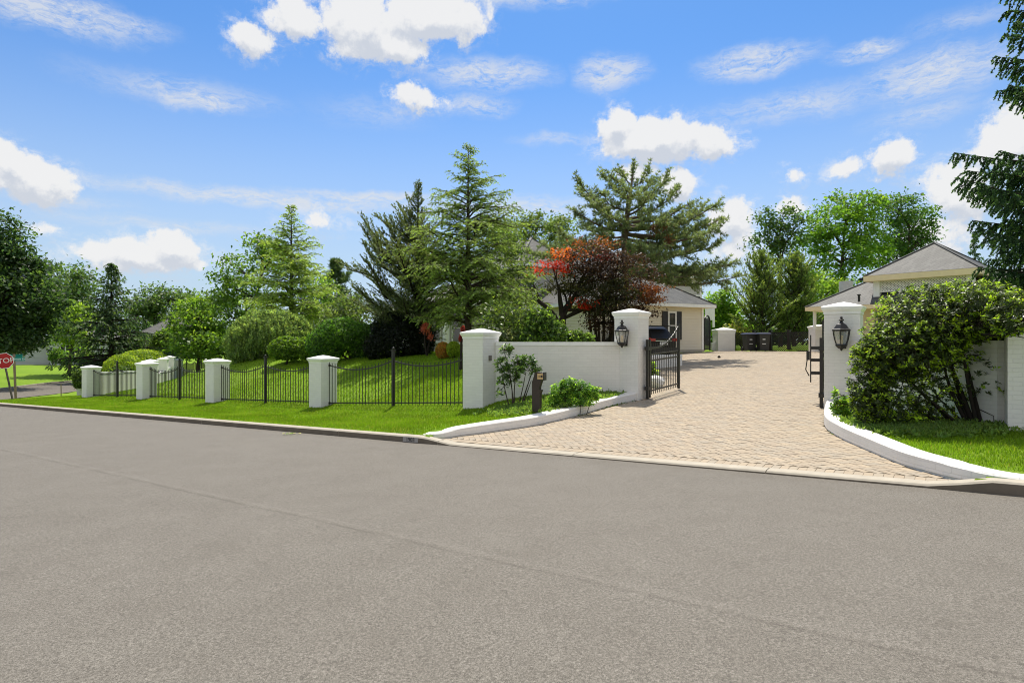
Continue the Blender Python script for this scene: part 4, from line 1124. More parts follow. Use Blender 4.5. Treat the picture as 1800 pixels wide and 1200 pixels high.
def conifer(name, label, D, px, top_y, hw, seed, col, base_y=None, start=.05, nb=90, kind='hemlock', tr=.16, group=None, cat='conifer', prof=None, hue2=None, bark='bark', spray=.16, dens=1.0, lean=0, asym=None, base=None, height=None, crown_share=1.0):
    r = np.random.default_rng(seed); k = D/F
    if base is None:
        x = (px-900)/F*D; base = np.array([x, D, gz(x, D)-.1])
    H = height or (pz(top_y, D)-base[2]); Rm = hw*k
    t = thing(name, label, cat, base, group)
    wood = MB(); fo = Fol()
    ax = lambda f: base+np.array([lean*f, 0, H*f])
    wood.tube([ax(0)-ZU*.2, ax(.02), ax(.35), ax(.7), ax(1)], [tr*1.35, tr, tr*.72, tr*.36, tr*.06], 8)
    prof = prof or (lambda f: (1-f)**.85)
    P5 = {'hemlock': (.15, -.55, .55), 'spruce': (-.05, -.35, .5), 'juniper': (.28, .35, .45), 'pine': (.02, .25, .5), 'cedar': (.62, .2, .4)}[kind]
    for b in range(nb):
        f = start+(1-start)*((b+r.random())/nb)**.92; f = min(f, .985)
        az = b*2.39996+r.normal()*.8
        hd = np.array([math.cos(az), math.sin(az), 0])
        Lb = Rm*prof((f-start)/(1-start))*r.uniform(.5, 1.2)+.12
        if asym: Lb *= asym(hd[0], f)
        e0, dr_, tw = P5
        bw = r.normal(size=2)*.22; ph_ = r.uniform(0, 6)
        e0 = e0+.5*f*(kind != 'pine')+.75*f*f*(kind == 'pine')+r.normal()*.08
        s = ax(f); pts = []
        nseg = 6
        p = s.copy(); el = e0
        for q in range(nseg+1):
            pts.append(p.copy()); el_ = e0+dr_*(q/nseg) if kind != 'pine' else e0-.12+.55*(q/nseg)**2
            hq = hd+np.cross(hd, ZU)*(bw[0]*math.sin(q*1.1+ph_)*1.6); el_ += bw[1]*math.sin(q*1.3+ph_)*1.2; p = p+(hq*math.cos(el_)+ZU*math.sin(el_))*Lb/nseg
        br = max(.008, tr*.32*(Lb/Rm)); wood.tube(pts, [br*(1-.9*q/nseg) for q in range(nseg+1)], 5, cap=False)
        pts = np.array(pts); sidev = np.cross(hd, ZU)
        ntw = max(5, int(Lb/(.105 if kind in ('hemlock', 'juniper') else .16)*dens))
        for w in range(ntw):
            g = (w+r.random())/ntw; g = .12+.88*g
            i = min(nseg-1, int(g*nseg)); fr = g*nseg-i; o = pts[i]*(1-fr)+pts[i+1]*fr; dloc = nrmz((pts[i+1]-pts[i])[None])[0]
            sg = 1 if w % 2 else -1
            tl = Lb*(.42 if kind != 'pine' else .30)*(1.05-g)**.7*r.uniform(.6, 1.2)+.10+.12*(kind == 'pine')
            if kind == 'pine' and g < .16: continue
            td = nrmz((dloc*r.uniform(.5, .9)+sidev*sg*r.uniform(.5, 1.0)+ZU*r.normal()*.25)[None])[0]
            if kind == 'spruce': td = nrmz((dloc*.5+sidev*sg*.45-ZU*r.uniform(.2, .9))[None])[0]
            if kind == 'juniper' or kind == 'cedar': td = nrmz((dloc*.9+sidev*sg*.55+ZU*r.uniform(-.05, .5))[None])[0]
            if kind == 'pine': td = nrmz((dloc*.6+sidev*sg*.7+ZU*r.uniform(-.2, 1.0))[None])[0]
            if w % 3 == 0: wood.tube([o, o+td*tl*.9], [br*.3+.002, .002], 3, cap=False)
            if kind == 'pine':
                m = max(3, int(tl/.10)); 
                for j in range(m):
                    cpt = o+td*tl*(j+.6)/m; nn = int(13*dens)
                    d = nrmz(rdir(r, nn)+td*.9+ZU*.25)
                    Ln = spray*r.uniform(.8, 1.2, nn)
                    fo.leaves(cpt+d*Ln[:, None]*.5, d, rdir(r, nn), Ln, .020+spray*.10, jit(col, r, nn, .3))
                continue
            m = max(4, int(tl/spray*4.2*dens))
            g2 = r.random(m)
            ps = o+td*(tl*g2)[:, None]+r.normal(size=(m, 3))*spray*.16
            if kind == 'hemlock': ps[:, 2] -= .35*tl*g2**2
            sd2 = np.where(r.random(m) < .5, 1, -1)[:, None]
            d = nrmz(td*.75+np.cross(td, ZU)*sd2*.7+r.normal(size=(m, 3))*.28-ZU*(.25 if kind in ('hemlock', 'spruce') else -.12))
            nm = nrmz(ZU*.9+r.normal(size=(m, 3))*.55)
            cols = jit(np.array(col)*(1+r.uniform(-.2, .2)), r, m, .28)
            if hue2 is not None:
                tip = (g2 > .72) & (r.random(m) < .75); cols[tip] = jit(hue2, r, int(tip.sum()), .25)
            fo.leaves(ps, d, nm, spray*r.uniform(.7, 1.3, m), spray*.36*r.uniform(.7, 1.3, m), cols)
    wood.build('trunk', bark, t, True); fo.c = [q*1.5*np.array([1.06, 1, .9]) for q in fo.c]; fo.build('crown', 'needle', t)
    return t

def mound(name, label, cat, D, lobes, col, seed, leaf=.07, n=9000, lmat='leaf', hue2=None, hang=0., group=None, depth=.9, rough=.05, stem=True, bark='bark_dark', base_drop=.3):
    """clipped or domed shrub: leaves through the outer shell of overlapping lobes"""
    r = np.random.default_rng(seed); k = D/F
    L = []
    for l in lobes:
        c = P(l[0], l[1], D+(l[4] if len(l) > 4 else 0)); L.append((c, np.array([l[2]*k, l[2]*k*depth, l[3]*k])))
    cx = np.mean([c for c, _ in L], 0); b = np.array([cx[0], cx[1], gz(cx[0], cx[1])])
    t = thing(name, label, cat, b, group); fo = Fol(); wood = MB()
    for c, rad in L:
        limb(wood, b-ZU*.1+r.normal(size=3)*.05*np.array([1, 1, 0]), c, .05, .02, r)
        m = int(n*(rad[0]*rad[2])/sum(q[0]*q[2] for _, q in L)); d = rdir(r, m)
        d[:, 2] = np.where(d[:, 2] < -.88, -d[:, 2], d[:, 2])
        ph = np.sin(d[:, 0]*7+seed)*np.sin(d[:, 1]*8+1.3*seed)*np.sin(d[:, 2]*9)
        sh = (1+ph*rough*1.6)-np.abs(r.normal(size=m))*rough*1.5
        pos = c+d*rad*sh[:, None]
        ok = pos[:, 2] > b[2]-base_drop
        for c2, r2 in L:
            if c2 is c: continue
            ok &= ((((pos-c2)/r2)**2).sum(1) > .80)
        pos = pos[ok]; d2 = d[ok]; m = len(pos)
        nm = nrmz(d2*.9+r.normal(size=(m, 3))*.65); dr = np.cross(nm, r.normal(size=(m, 3))); dr[:, 2] -= hang
        if hang > .3: nm = nrmz(np.cross(dr, np.cross(nm, dr)))
        cl = np.sin(d2[:, 0]*23+seed)*np.sin(d2[:, 1]*21+2*seed)+np.sin(d2[:, 2]*27+d2[:, 0]*9)*.7
        cols = jit(col, r, m, .32)*(1+.22*cl)[:, None]
        if hue2 is not None:
            tip = r.random(m) < np.clip(.35+.28*cl, .04, .9); cols[tip] = jit(hue2, r, int(tip.sum()), .25)
        if hang:
            k0 = np.arange(0, m, 3)
            for q in range(4):
                off = d2[k0]*np.array([1, 1, 0])*(.05+.012*q)+r.normal(size=(len(k0), 3))*.02; off[:, 2] = .05-.085*q
                fo.leaves(pos[k0]+off, np.tile([0, 0, -1.], (len(k0), 1))+r.normal(size=(len(k0), 3))*.45, d2[k0]+r.normal(size=(len(k0), 3))*.5, leaf*r.uniform(.7, 1.2, len(k0)), leaf*.5, cols[k0])
        fo.leaves(pos, dr, nm, leaf*r.uniform(.7, 1.3, m)*(1+hang), leaf*.6*r.uniform(.7, 1.2, m), cols)
        # inner fill so that the shrub is not hollow
        m2 = m//4; dd = rdir(r, m2); pos = c+dd*rad*(r.uniform(.3, .88, m2)**.6)[:, None]; pos = pos[pos[:, 2] > b[2]-base_drop]; m2 = len(pos)
        fo.leaves(pos, rdir(r, m2), rdir(r, m2), leaf*1.6, leaf*1.2, jit(col, r, m2, .25))
    if stem: wood.build('stems', bark, t, True)
    fo.build('foliage', lmat, t); return t

# ---- foreground: big glossy shrub and the plants along the low walls
def rosette_shrub(name, label, cat, D, base, stems, lobes, n_tip, seed, col, tipcol, leaf=.055, per=8, lit=.45, bark='bark_dark', stem_r=.035, lmat='leaf_glossy', twig=True, shell=.55):
    r = np.random.default_rng(seed); k = D/F
    base = np.array(base, float); t = thing(name, label, cat, base); fo = Fol(); wood = MB()
    tops = []
    for px, py, dD, sx in stems:
        b = base+np.array([sx, r.normal()*.05, 0]); e = P(px, py, D+dD); tops.append(limb(wood, b-ZU*.15, e, stem_r*r.uniform(.8, 1.2), stem_r*.35, r, .07, 7))
    L = [(P(l[0], l[1], D+(l[4] if len(l) > 4 else 0)), np.array([l[2]*k, l[2]*k*.8, l[3]*k]), l[5] if len(l) > 5 else 1) for l in lobes]
    tot = sum(q[1][0]*q[1][2]*q[2] for q in L)
    for c, rad, w in L:
        n = int(n_tip*rad[0]*rad[2]*w/tot); d = rdir(r, n); rr = r.uniform(shell**3, 1.06, n)**(1/3)
        cc = c+d*rad*rr[:, None]; cc = cc[cc[:, 2] > base[2]+.03]; n = len(cc)
        if twig and n:
            for i in range(0, n, 6):
                tp = tops[int(r.integers(len(tops)))] if tops else [base]*7; tp_ = np.array([q for t3 in tops for q in t3[2:]]) if tops else np.array([base]); s = tp_[np.argmin(((tp_-cc[i])**2).sum(1))]; s = cc[i]+(s-cc[i])*min(1, .42/np.linalg.norm(s-cc[i]))
                j = cc[i]; mid = s*.45+j*.55+r.normal(size=3)*.06
                wood.tube([s, mid, j], [.009, .006, .003], 4, cap=False)
        outer = rr[:n] > .86
        for i in range(n):
            o = nrmz((nrmz((cc[i]-c)[None])[0]*.6+ZU*.8+r.normal(size=3)*.25)[None])[0]
            m = per; az = np.arange(m)*2.4+r.random()*6; a1 = nrmz(np.cross(o, [.31, .87, .2])[None])[0]; a2 = np.cross(o, a1)
            el = r.uniform(.0, .8, m)
            d3 = (a1*np.cos(az)[:, None]+a2*np.sin(az)[:, None])*np.cos(el)[:, None]+o*np.sin(el)[:, None]
            nm = nrmz(o*1.0+r.normal(size=(m, 3))*.3)
            Ln = leaf*r.uniform(.7, 1.25, m)
            cols = jit(np.array(col)*(1+r.uniform(-.2, .2)), r, m, .25)
            if outer[i] and r.random() < lit: q = r.random(m) < .65; cols[q] = jit(tipcol, r, int(q.sum()), .2)
            fo.leaves(cc[i]+d3*Ln[:, None]*.55-o*r.uniform(0, .05, m)[:, None], d3, nm, Ln, Ln*.46, cols)
    if wood.v: wood.build('stems', bark, t, True)
    fo.build('foliage', lmat, t); return t

b = P(1722, 748, 9.55); b[2] = gz(b[0], b[1])
rosette_shrub('big_shrub', 'large dark glossy evergreen shrub with lime tips and bare stems right of the driveway', 'shrub', 9.6, b,
  [(1655, 620, .1, -.10), (1690, 600, -.2, -.04), (1668, 640, .3, -.08), (1712, 610, .2, 0), (1590, 660, -.1, -.25), (1738, 640, .1, .10), (1745, 600, -.1, .12), (1620, 690, -.2, -.2), (1560, 690, .1, -.4), (1640, 560, .2, -.06), (1780, 610, 0, .1), (1700, 640, .2, -.02), (1675, 680, .4, -.1), (1730, 690, .3, .06), (1650, 700, .3, -.16), (1600, 720, .2, -.2), (1752, 670, .2, .12)],
  [(1650, 555, 110, 60, 0), (1700, 530, 75, 40, .1), (1610, 590, 90, 60, -.1), (1745, 560, 75, 50, .1), (1560, 630, 62, 48, 0), (1785, 590, 45, 45, 0), (1532, 680, 40, 62, 0), (1575, 690, 55, 55, -.1, .8), (1520, 715, 26, 32, 0), (1640, 625, 85, 30, .2, .5), (1600, 720, 60, 28, .1, .45), (1700, 738, 60, 9, .1, .5), (1515, 615, 20, 14), (1782, 550, 42, 36, -1.3), (1740, 525, 50, 30, -.8), (1690, 665, 75, 45, .1, .28), (1640, 690, 50, 50, .2, .4), (1590, 610, 60, 50, -.3)],
  6600, 21, (.044,.066,.020), (.27,.39,.026), .056, 9, .68)
b = P(905, 702, 14.3); b[2] = gz(b[0], b[1])
rosette_shrub('leggy_shrub', 'leggy open shrub with crooked stems against the white wall by the tall pillar', 'shrub', 14.3, b,
  [(880, 640, 0, -.1), (893, 650, .1, -.03), (885, 615, .1, -.06), (910, 640, 0, .0), (925, 650, -.1, .05), (940, 640, 0, .1), (934, 668, -.1, .12)],
  [(890, 615, 14, 10), (882, 640, 14, 14), (898, 655, 16, 16), (915, 645, 14, 10), (930, 633, 15, 10), (940, 650, 12, 10), (912, 632, 12, 10), (886, 668, 12, 12, 0, .6), (905, 675, 14, 8, 0, .4), (878, 690, 10, 8, 0, .5)],
  250, 22, (.055,.10,.028), (.15,.25,.04), .085, 7, .5, 'bark', .02)
b = P(1010, 712, 13.2); b[2] = gz(b[0], b[1])
rosette_shrub('low_shrub', 'low lime green shrub in the bed under the white wall right of the intercom', 'shrub', 13.3, b, [(990, 690, 0, -.1), (1020, 685, 0, .1), (1045, 690, 0, .2)],
  [(985, 690, 20, 18), (1000, 676, 16, 13), (1022, 685, 22, 18), (1042, 690, 14, 13), (975, 700, 12, 12), (1020, 703, 30, 9)], 520, 23, (.10,.20,.035), (.30,.45,.06), .075, 7, .6, 'bark', .012, 'leaf')
b = P(1478, 735, 10.6); b[2] = gz(b[0], b[1])
rosette_shrub('low_plant', 'bright low plants at the foot of the right gate pillar inside the curved edging', 'plant', 10.7, b, [(1472, 690, 0, 0)],
  [(1478, 720, 13, 16), (1495, 735, 16, 14), (1468, 690, 5, 7), (1484, 706, 10, 10), (1512, 748, 18, 10, -.3), (1470, 712, 8, 12)], 260, 24, (.11,.20,.035), (.34,.46,.07), .07, 6, .7, 'bark', .008, 'leaf')
b = P(1147, 672, 18.5); b[2] = gz(b[0], b[1])
rosette_shrub('low_plant', 'lime green plant seen through the open gate leaf above the boulder', 'plant', 18.5, b, [(1146, 650, 0, 0)],
  [(1146, 646, 7, 12), (1150, 660, 9, 10), (1141, 655, 6, 12)], 110, 25, (.13,.22,.03), (.36,.48,.06), .09, 6, .7, 'bark', .01, 'leaf')

def right_spruce():
    r = np.random.default_rng(31); D = 12.4; x0 = P(1990, 600, D)
    base = np.array([x0[0], D, gz(x0[0], D)-.1]); H = 10.5
    t = thing('spruce_tree', 'dark spruce with drooping twigs hanging in from the right photo edge', 'conifer', base); wood = MB(); fo = Fol()
    wood.tube([base-ZU*.2, base+ZU*.1, base+ZU*H*.5, base+ZU*H], [.34, .26, .16, .03], 9)
    br = []
    for px, py, dD, zr in [(1676, 268, 0, .35), (1684, 312, -.5, .2), (1708, 387, .3, .3), (1695, 330, .8, .3), (1722, 470, -.3, .5), (1735, 455, .5, .55), (1720, 400, -.8, .3), (1752, 100, 0, .5), (1753, 160, .4, .6), (1765, 60, -.4, .5), (1768, 20, .2, .6), (1760, 265, -.7, .3), (1740, 335, .1, .25), (1758, 440, 0, .4), (1772, 150, -.5, .6), (1780, 120, .3, .6),(1760,-20,0,.6),(1775,300,.4,.3),(1770,385,-.2,.4),(1775,500,.2,.5),(1700,300,.3,.3),(1745,300,-.3,.3),(1740,420,.2,.4),(1750,470,0,.3),(1730,345,.6,.3),(1755,360,-.6,.2),(1780,40,-.2,.5),(1785,165,.2,.4),(1765,490,.5,.3),(1748,395,.9,.3)]:
        e = P(px, py, D+dD); s = np.array([base[0], base[1], e[2]+zr*r.uniform(.8, 1.3)]); br.append((s, e, 1))
    for i in range(70):
        f = .12+.86*i/70; az = r.uniform(-1.9, 1.9)   # the rest of the crown, away from the photo
        Lb = 3.2*(1-f)**.8+.3; s = base+ZU*H*f; e = s+np.array([math.cos(az)*Lb, math.sin(az)*Lb, -.35*Lb*.6]); br.append((s, e, .35))
    for s, e, dn in br:
        L = np.linalg.norm(e-s); hd = nrmz((e-s)[None])[0]; n = 10
        pts = [s+(e-s)*k/n-ZU*.14*L*math.sin(math.pi*(k/n)**.8)*.8 for k in range(n+1)]
        wood.tube(pts, [.045*(1-.9*k/n) for k in range(n+1)], 5, cap=False)
        sv = np.cross(hd, ZU); m = int(L/.036*dn)
        for w in range(m):
            g = .05+.95*(w+r.random())/m; i = min(n-1, int(g*n)); o = pts[i]+(pts[i+1]-pts[i])*(g*n-i)
            sg = r.choice([-1, 1]); tl = (.62*(1-g)**.6+.18)*r.uniform(.6, 1.25)
            d0 = nrmz((hd*r.uniform(.3, .8)+sv*sg*r.uniform(.1, .9)-ZU*r.uniform(-.1, .55))[None])[0]
            ns = 5; p = o.copy(); tp = [p.copy()]
            for q in range(ns):
                d0 = nrmz((d0*.82-ZU*.19+r.normal(size=3)*.09)[None])[0]; p = p+d0*tl/ns; tp.append(p.copy())
            wood.tube(tp, [.006*(1-.8*q/ns) for q in range(ns+1)], 3, cap=False)
            tp = np.array(tp); k = int(tl/.0042*dn**.3)
            gg = r.random(k)*ns*.999; ii = gg.astype(int); pos = tp[ii]+(tp[ii+1]-tp[ii])*(gg-ii)[:, None]; td = nrmz(tp[ii+1]-tp[ii])
            d = nrmz(td*.75+rdir(r, k)*.8); Ln = r.uniform(.028, .05, k)
            cols = jit(np.array((.032,.068,.034))*(1+r.uniform(-.25, .3)), r, k, .25); tip = (gg > ns*.78) & (r.random(k) < .7); cols[tip] = jit((.085,.155,.045), r, int(tip.sum()), .2)
            fo.leaves(pos+d*Ln[:, None]*.4, d, rdir(r, k), Ln*1.2, .026, cols)
    wood.build('trunk', 'bark_dark', t, True); fo.build('crown', 'needle', t)
right_spruce()

# ---- garden conifers and maple
conifer('hemlock_tree', 'tall airy hemlock behind the tall white pillar, highest tree left of centre', 24.0, 823, 258, 128, 41, (.085,.125,.040), nb=150, kind='hemlock', tr=.15, start=.14, spray=.105, dens=1.05, hue2=(.14,.21,.055), prof=lambda f: np.interp(f, [0, .15, .45, .62, .85, 1], [1.05, 1.15, .92, .62, .3, .04]), bark='bark')
conifer('juniper_tree', 'dark ragged juniper with upswept tips left of the tall hemlock', 27.0, 735, 322, 132, 42, (.058,.078,.040), nb=125, kind='juniper', tr=.20, start=.06, spray=.12, dens=1.05, prof=lambda f: np.interp(f, [0, .25, .5, .68, .8, 1], [.95, 1.1, .78, .42, .20, .03]), bark='bark_dark', asym=lambda hx, f: 1.0 if hx < 0 else .75)
def spreading_pine():
    r = np.random.default_rng(43); D = 29.0
    b = P(1090, 600, D); b[2] = gz(b[0], b[1])-.1
    t = thing('pine_tree', 'broad spreading pine with long flat limbs over the red maple', 'conifer', b); wood = MB(); fo = Fol()
    tk = [b, P(1094, 560, D), P(1100, 480, D), P(1098, 410, D), P(1108, 340, D), P(1113, 302, D)]
    wood.tube(tk, [.30, .24, .20, .16, .09, .02], 9)
    def trunk_at(py):
        ys = [600, 560, 480, 410, 340, 285]; k = max(0, min(4, sum(1 for y in ys[1:-1] if py < y))); f = (ys[k]-py)/(ys[k]-ys[k+1]); return tk[k]+(tk[k+1]-tk[k])*f
    L = [(1016, 320, 392, -.4), (1022, 338, 400, .8), (1013, 372, 405, -1.2), (1060, 308, 350, .6), (1078, 312, 335, -.8), (1113, 297, 320, 0), (1092, 302, 318, .4), (1138, 305, 330, -.3), (1150, 316, 348, .9), (1172, 316, 372, -.4), (1192, 336, 385, .6), (1212, 358, 392, -1), (1238, 365, 400, 1.2), (1258, 362, 405, -.2), (1262, 388, 412, .5),
         (1262, 404, 420, -1.3), (1240, 420, 425, 1.5), (932, 446, 425, -.6), (955, 432, 428, .8), (985, 415, 420, -1.4), (1005, 432, 430, -2), (1030, 402, 415, 1.6), (1265, 430, 440, .3), (1286, 464, 462, -.3), (1268, 470, 466, 1.2), (1246, 478, 470, -1.2), (1225, 470, 470, 2), (1200, 482, 474, .2), (1175, 478, 474, -2.2), (1160, 446, 450, -2.6), (1130, 430, 440, -2.8), (1292, 488, 478, .2),
         (1060, 340, 372, -1.8), (1100, 330, 362, -2), (1140, 345, 378, -2.2), (1170, 385, 400, -2.4), (1075, 380, 400, -2.5), (1215, 440, 450, -2), (1110, 470, 470, -2.4), (1185, 420, 430, 2.2), (1060, 420, 430, 2.4), (1140, 380, 395, 2.4), (1235, 395, 410, 2.2)]
    for px, py, ty, dD in L:
        s0 = trunk_at(ty); e = P(px, py, D+dD); Lb = np.linalg.norm(e-s0); n = 9; hd = nrmz((e-s0)[None])[0]
        bow = .10*Lb; side = np.cross(hd, ZU)*r.normal()*.06*Lb
        pts = np.array([s0+(e-s0)*k/n-ZU*bow*math.sin(math.pi*(k/n))*(1-.2*k/n)+side*math.sin(2.2*math.pi*k/n) for k in range(n+1)])
        r0 = .03+.016*Lb; wood.tube(pts, [r0*(1-.88*k/n) for k in range(n+1)], 6, cap=False)
        sv = np.cross(hd, ZU); m = int(Lb/.088)
        for w in range(m):
            g = (.20 if Lb > 2 else .05)+(.80 if Lb > 2 else .95)*((w+r.random())/m)**.8; i = min(n-1, int(g*n)); o = pts[i]+(pts[i+1]-pts[i])*(g*n-i)
            tl = r.uniform(.25, .95)*(1.1-.45*g)
            td = nrmz((hd*r.uniform(.3, 1)+sv*r.normal()*.8+ZU*r.uniform(-.45, .95))[None])[0]
            wood.tube([o, o+td*tl], [.012, .005], 3, cap=False)
            q = max(2, int(tl/.15)); bc = np.array((.15,.19,.095))*(1+r.uniform(-.3, .3))
            for k in range(q):
                c = o+td*tl*(k+1)/q; nn = 16; d = nrmz(rdir(r, nn)+td*.8+ZU*.3); Ln = r.uniform(.13, .24, nn)
                fo.leaves(c+d*Ln[:, None]*.5, d, rdir(r, nn), Ln, .030, jit(bc, r, nn, .3))
    # a few brown dead sprays
    for px, py in ((1150, 402), (1165, 395), (1175, 425)):
        c = P(px, py, 27.5); d = rdir(r, 160); fo.leaves(c+d*r.uniform(.05, .45, 160)[:, None]*np.array([.7, .7, 1]), d-ZU*.6, rdir(r, 160), .18, .03, jit((.13,.055,.03), r, 160, .3))
    wood.build('trunk', 'bark_pine', t, True); fo.build('crown', 'needle', t)
spreading_pine()
RC, OC, DC = (.34,.022,.010), (.40,.085,.012), (.034,.018,.014)  # red and orange lobe colours paint in the sunlit leaf edges
GC_ = (.032,.034,.013)
broad_tree('red_maple', 'dark Japanese maple with glowing red and orange edges behind the white wall', 'maple', 23.5, 990,
  [(972, 472, 30, 12, -.8), (1005, 448, 34, 10, -.6), (1045, 428, 34, 8, -.4), (1040, 455, 60, 22), (1085, 475, 70, 30), (1010, 490, 40, 25), (1100, 515, 60, 30), (1060, 520, 60, 35), (985, 505, 25, 18), (1140, 520, 28, 22, -.3), (1075, 560, 50, 25), (1120, 555, 30, 18), (1130, 510, 24, 9, -1.2), (1028, 536, 10, 7, -1.2), (1070, 450, 22, 7, -1)],
  DC, 44, n_clump=32, leaves=42, leaf=.10, tr=.16, bark='bark_dark', clump_r=.30, flat=.45, fork=.3,
  lobe_cols=[RC, OC, (.16,.05,.014), DC, DC, GC_, DC, GC_, GC_, (.09,.032,.012), DC, DC, (.10,.03,.012), RC, (.16,.022,.018)], stems=[P(990, 560, 23.5), P(1060, 545, 23.9), P(998, 545, 23.4)])
def maple_stems():
    r = np.random.default_rng(3); m = bpy.data.objects['red_maple']; w = MB()
    b = P(985, 605, 23.5); b[2] = gz(b[0], b[1])-.2
    limb(w, b, P(988, 540, 23.5), .17, .14, r, .03); limb(w, P(987, 545, 23.5), P(982, 500, 23.3), .12, .06, r, .1); limb(w, P(988, 548, 23.5), P(1040, 505, 23.6), .11, .06, r, .1)
    limb(w, P(984, 585, 23.5), P(948, 530, 23.1), .13, .08, r, .12); limb(w, P(948, 530, 23.1), P(938, 500, 23.0), .08, .04, r, .1)
    for px, ty in ((1045, 540), (1060, 520), (1075, 530), (1052, 560), (1085, 520), (1035, 545)):
        b2 = P(1057+(px-1057)*.4, 605, 23.9); b2[2] = gz(b2[0], b2[1])-.2; limb(w, b2, P(px, ty, 23.9), .09, .04, r, .06)
    w.build('stem', 'bark_dark', m, True)
maple_stems()

# ---- shrubs and hedges on the crest
mound('clipped_shrub', 'smaller round clipped shrub at the left of the crest hedge', 'shrub', 27.5, [(505, 613, 33, 22)], (.07,.13,.016), 51, .085, 7000, hue2=(.17,.27,.02), rough=.07)
mound('clipped_shrub', 'small clipped shrub squeezed between the round shrub and the big sloped one', 'shrub', 27.2, [(545, 614, 24, 22)], (.075,.14,.016), 52, .085, 5000, hue2=(.19,.29,.02), rough=.08)
mound('clipped_shrub', 'big sloped clipped shrub on the lawn crest left of the dark juniper', 'shrub', 26.5, [(575, 606, 38, 32), (600, 588, 46, 30), (635, 602, 30, 34, .3), (655, 590, 24, 20, .4)], (.042,.095,.014), 53, .095, 15000, hue2=(.09,.19,.02), rough=.09)
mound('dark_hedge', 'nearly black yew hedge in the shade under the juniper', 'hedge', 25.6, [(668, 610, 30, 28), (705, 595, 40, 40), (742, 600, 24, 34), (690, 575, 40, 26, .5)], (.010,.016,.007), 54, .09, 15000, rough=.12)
mound('weeping_tree', 'domed weeping tree with hanging pale leaves behind the clipped shrubs', 'tree', 30.5, [(475, 588, 66, 42), (440, 605, 40, 32, -.3), (515, 595, 38, 40, .2), (425, 622, 22, 18, -.3)], (.105,.155,.05), 55, .11, 18000, hue2=(.22,.30,.09), hang=.6, rough=.08)
mound('orange_shrub', 'small rounded shrub half orange half lime beside the tall pillar', 'shrub', 22.3, [(779, 616, 14, 15), ], (.36,.17,.035), 56, .06, 2600, hue2=(.30,.25,.03))
mound('lime_shrub', 'lime half of the small rounded shrub right beside the orange one', 'shrub', 22.1, [(797, 614, 13, 14), ], (.19,.27,.02), 57, .06, 2400, hue2=(.28,.35,.03))
mound('red_shrub', 'thin coral red shrub in front of the house wall beside the dark hedge', 'shrub', 24.5, [(748, 577, 9, 11), (757, 592, 5, 7)], (.42,.12,.09), 58, .09, 210, hue2=(.5,.18,.14), rough=.5)
mound('red_shrub', 'dark red twiggy shrub peeking from behind the tall pillar', 'shrub', 19.5, [(813, 580, 4, 7), (810, 594, 4, 8)], (.22,.03,.025), 59, .08, 150, rough=.3)
broad_tree('small_tree', 'small leafy tree with a thin trunk just behind the white wall end', 'tree', 19.0, 885, [(862, 560, 30, 22), (890, 548, 34, 24), (915, 560, 28, 24), (875, 585, 22, 14)], (.055,.085,.022), 60, n_clump=17, leaves=18, leaf=.13, tr=.06, clump_r=.26, hue2=(.17,.24,.04), lmat='leaf_glossy')
broad_tree('garden_tree', 'feathery light green tree hiding the house corner between hemlock and red maple', 'tree', 27.5, 905, [(892, 430, 30, 34), (915, 475, 30, 34), (885, 505, 30, 34), (925, 525, 26, 26), (870, 550, 28, 24), (905, 560, 28, 22)], (.085,.13,.032), 160, n_clump=34, leaves=34, leaf=.12, tr=.09, clump_r=.32, hue2=(.16,.24,.05), flat=.9, fork=.3)
mound('garden_shrub', 'bushy bright green shrub behind the middle of the white wall', 'shrub', 18.3, [(950, 572, 32, 30), (930, 590, 28, 18), (975, 585, 28, 22)], (.05,.09,.02), 61, .12, 2300, 'leaf_glossy', (.17,.27,.04), rough=.22)
mound('garden_shrub', 'small lime tipped shrub behind the wall beside the left gate pillar', 'shrub', 18.3, [(1012, 592, 16, 12), (1032, 594, 14, 9)], (.07,.11,.025), 62, .10, 900, 'leaf_glossy', (.22,.33,.06), rough=.25)
mound('garden_shrub', 'pale flecked shrub directly right of the tall pillar behind the wall', 'shrub', 18.4, [(893, 592, 24, 14)], (.10,.13,.05), 63, .09, 1300, 'leaf_glossy', (.28,.32,.14), rough=.25)
mound('mound_shrub', 'yellow green mounded shrub behind the corner wall', 'shrub', 46.5, [(252, 640, 46, 26), (218, 652, 32, 28, -3), (285, 644, 22, 18, 4)], (.15,.22,.02), 64, .12, 14000, hue2=(.27,.34,.03), rough=.03)
mound('leafy_shrub', 'darker leafy shrub in front of the yellow mound at the corner wall', 'shrub', 42.5, [(213, 657, 26, 16)], (.07,.12,.02), 65, .15, 2600, hue2=(.16,.24,.03), rough=.15)
q = P(140, 692, 33.2); q[2] = gz(q[0], q[1]); mb = MB(); mb.lathe(q, [(.14, 0), (.13, .1), (.15, .38), (.18, .42), (.14, .42), (.13, .36), (0, .36)], 14)
tag(mb.build('planter', 'stone'), 'stone planter pot beside the corner fence pillar', 'planter')
mound('potted_shrub', 'round shrub growing in the stone planter at the corner pillar', 'shrub', 33.2, [(140, 667, 12, 19)], (.06,.10,.02), 66, .10, 1500, hue2=(.15,.22,.04), rough=.2, base_drop=-.3)

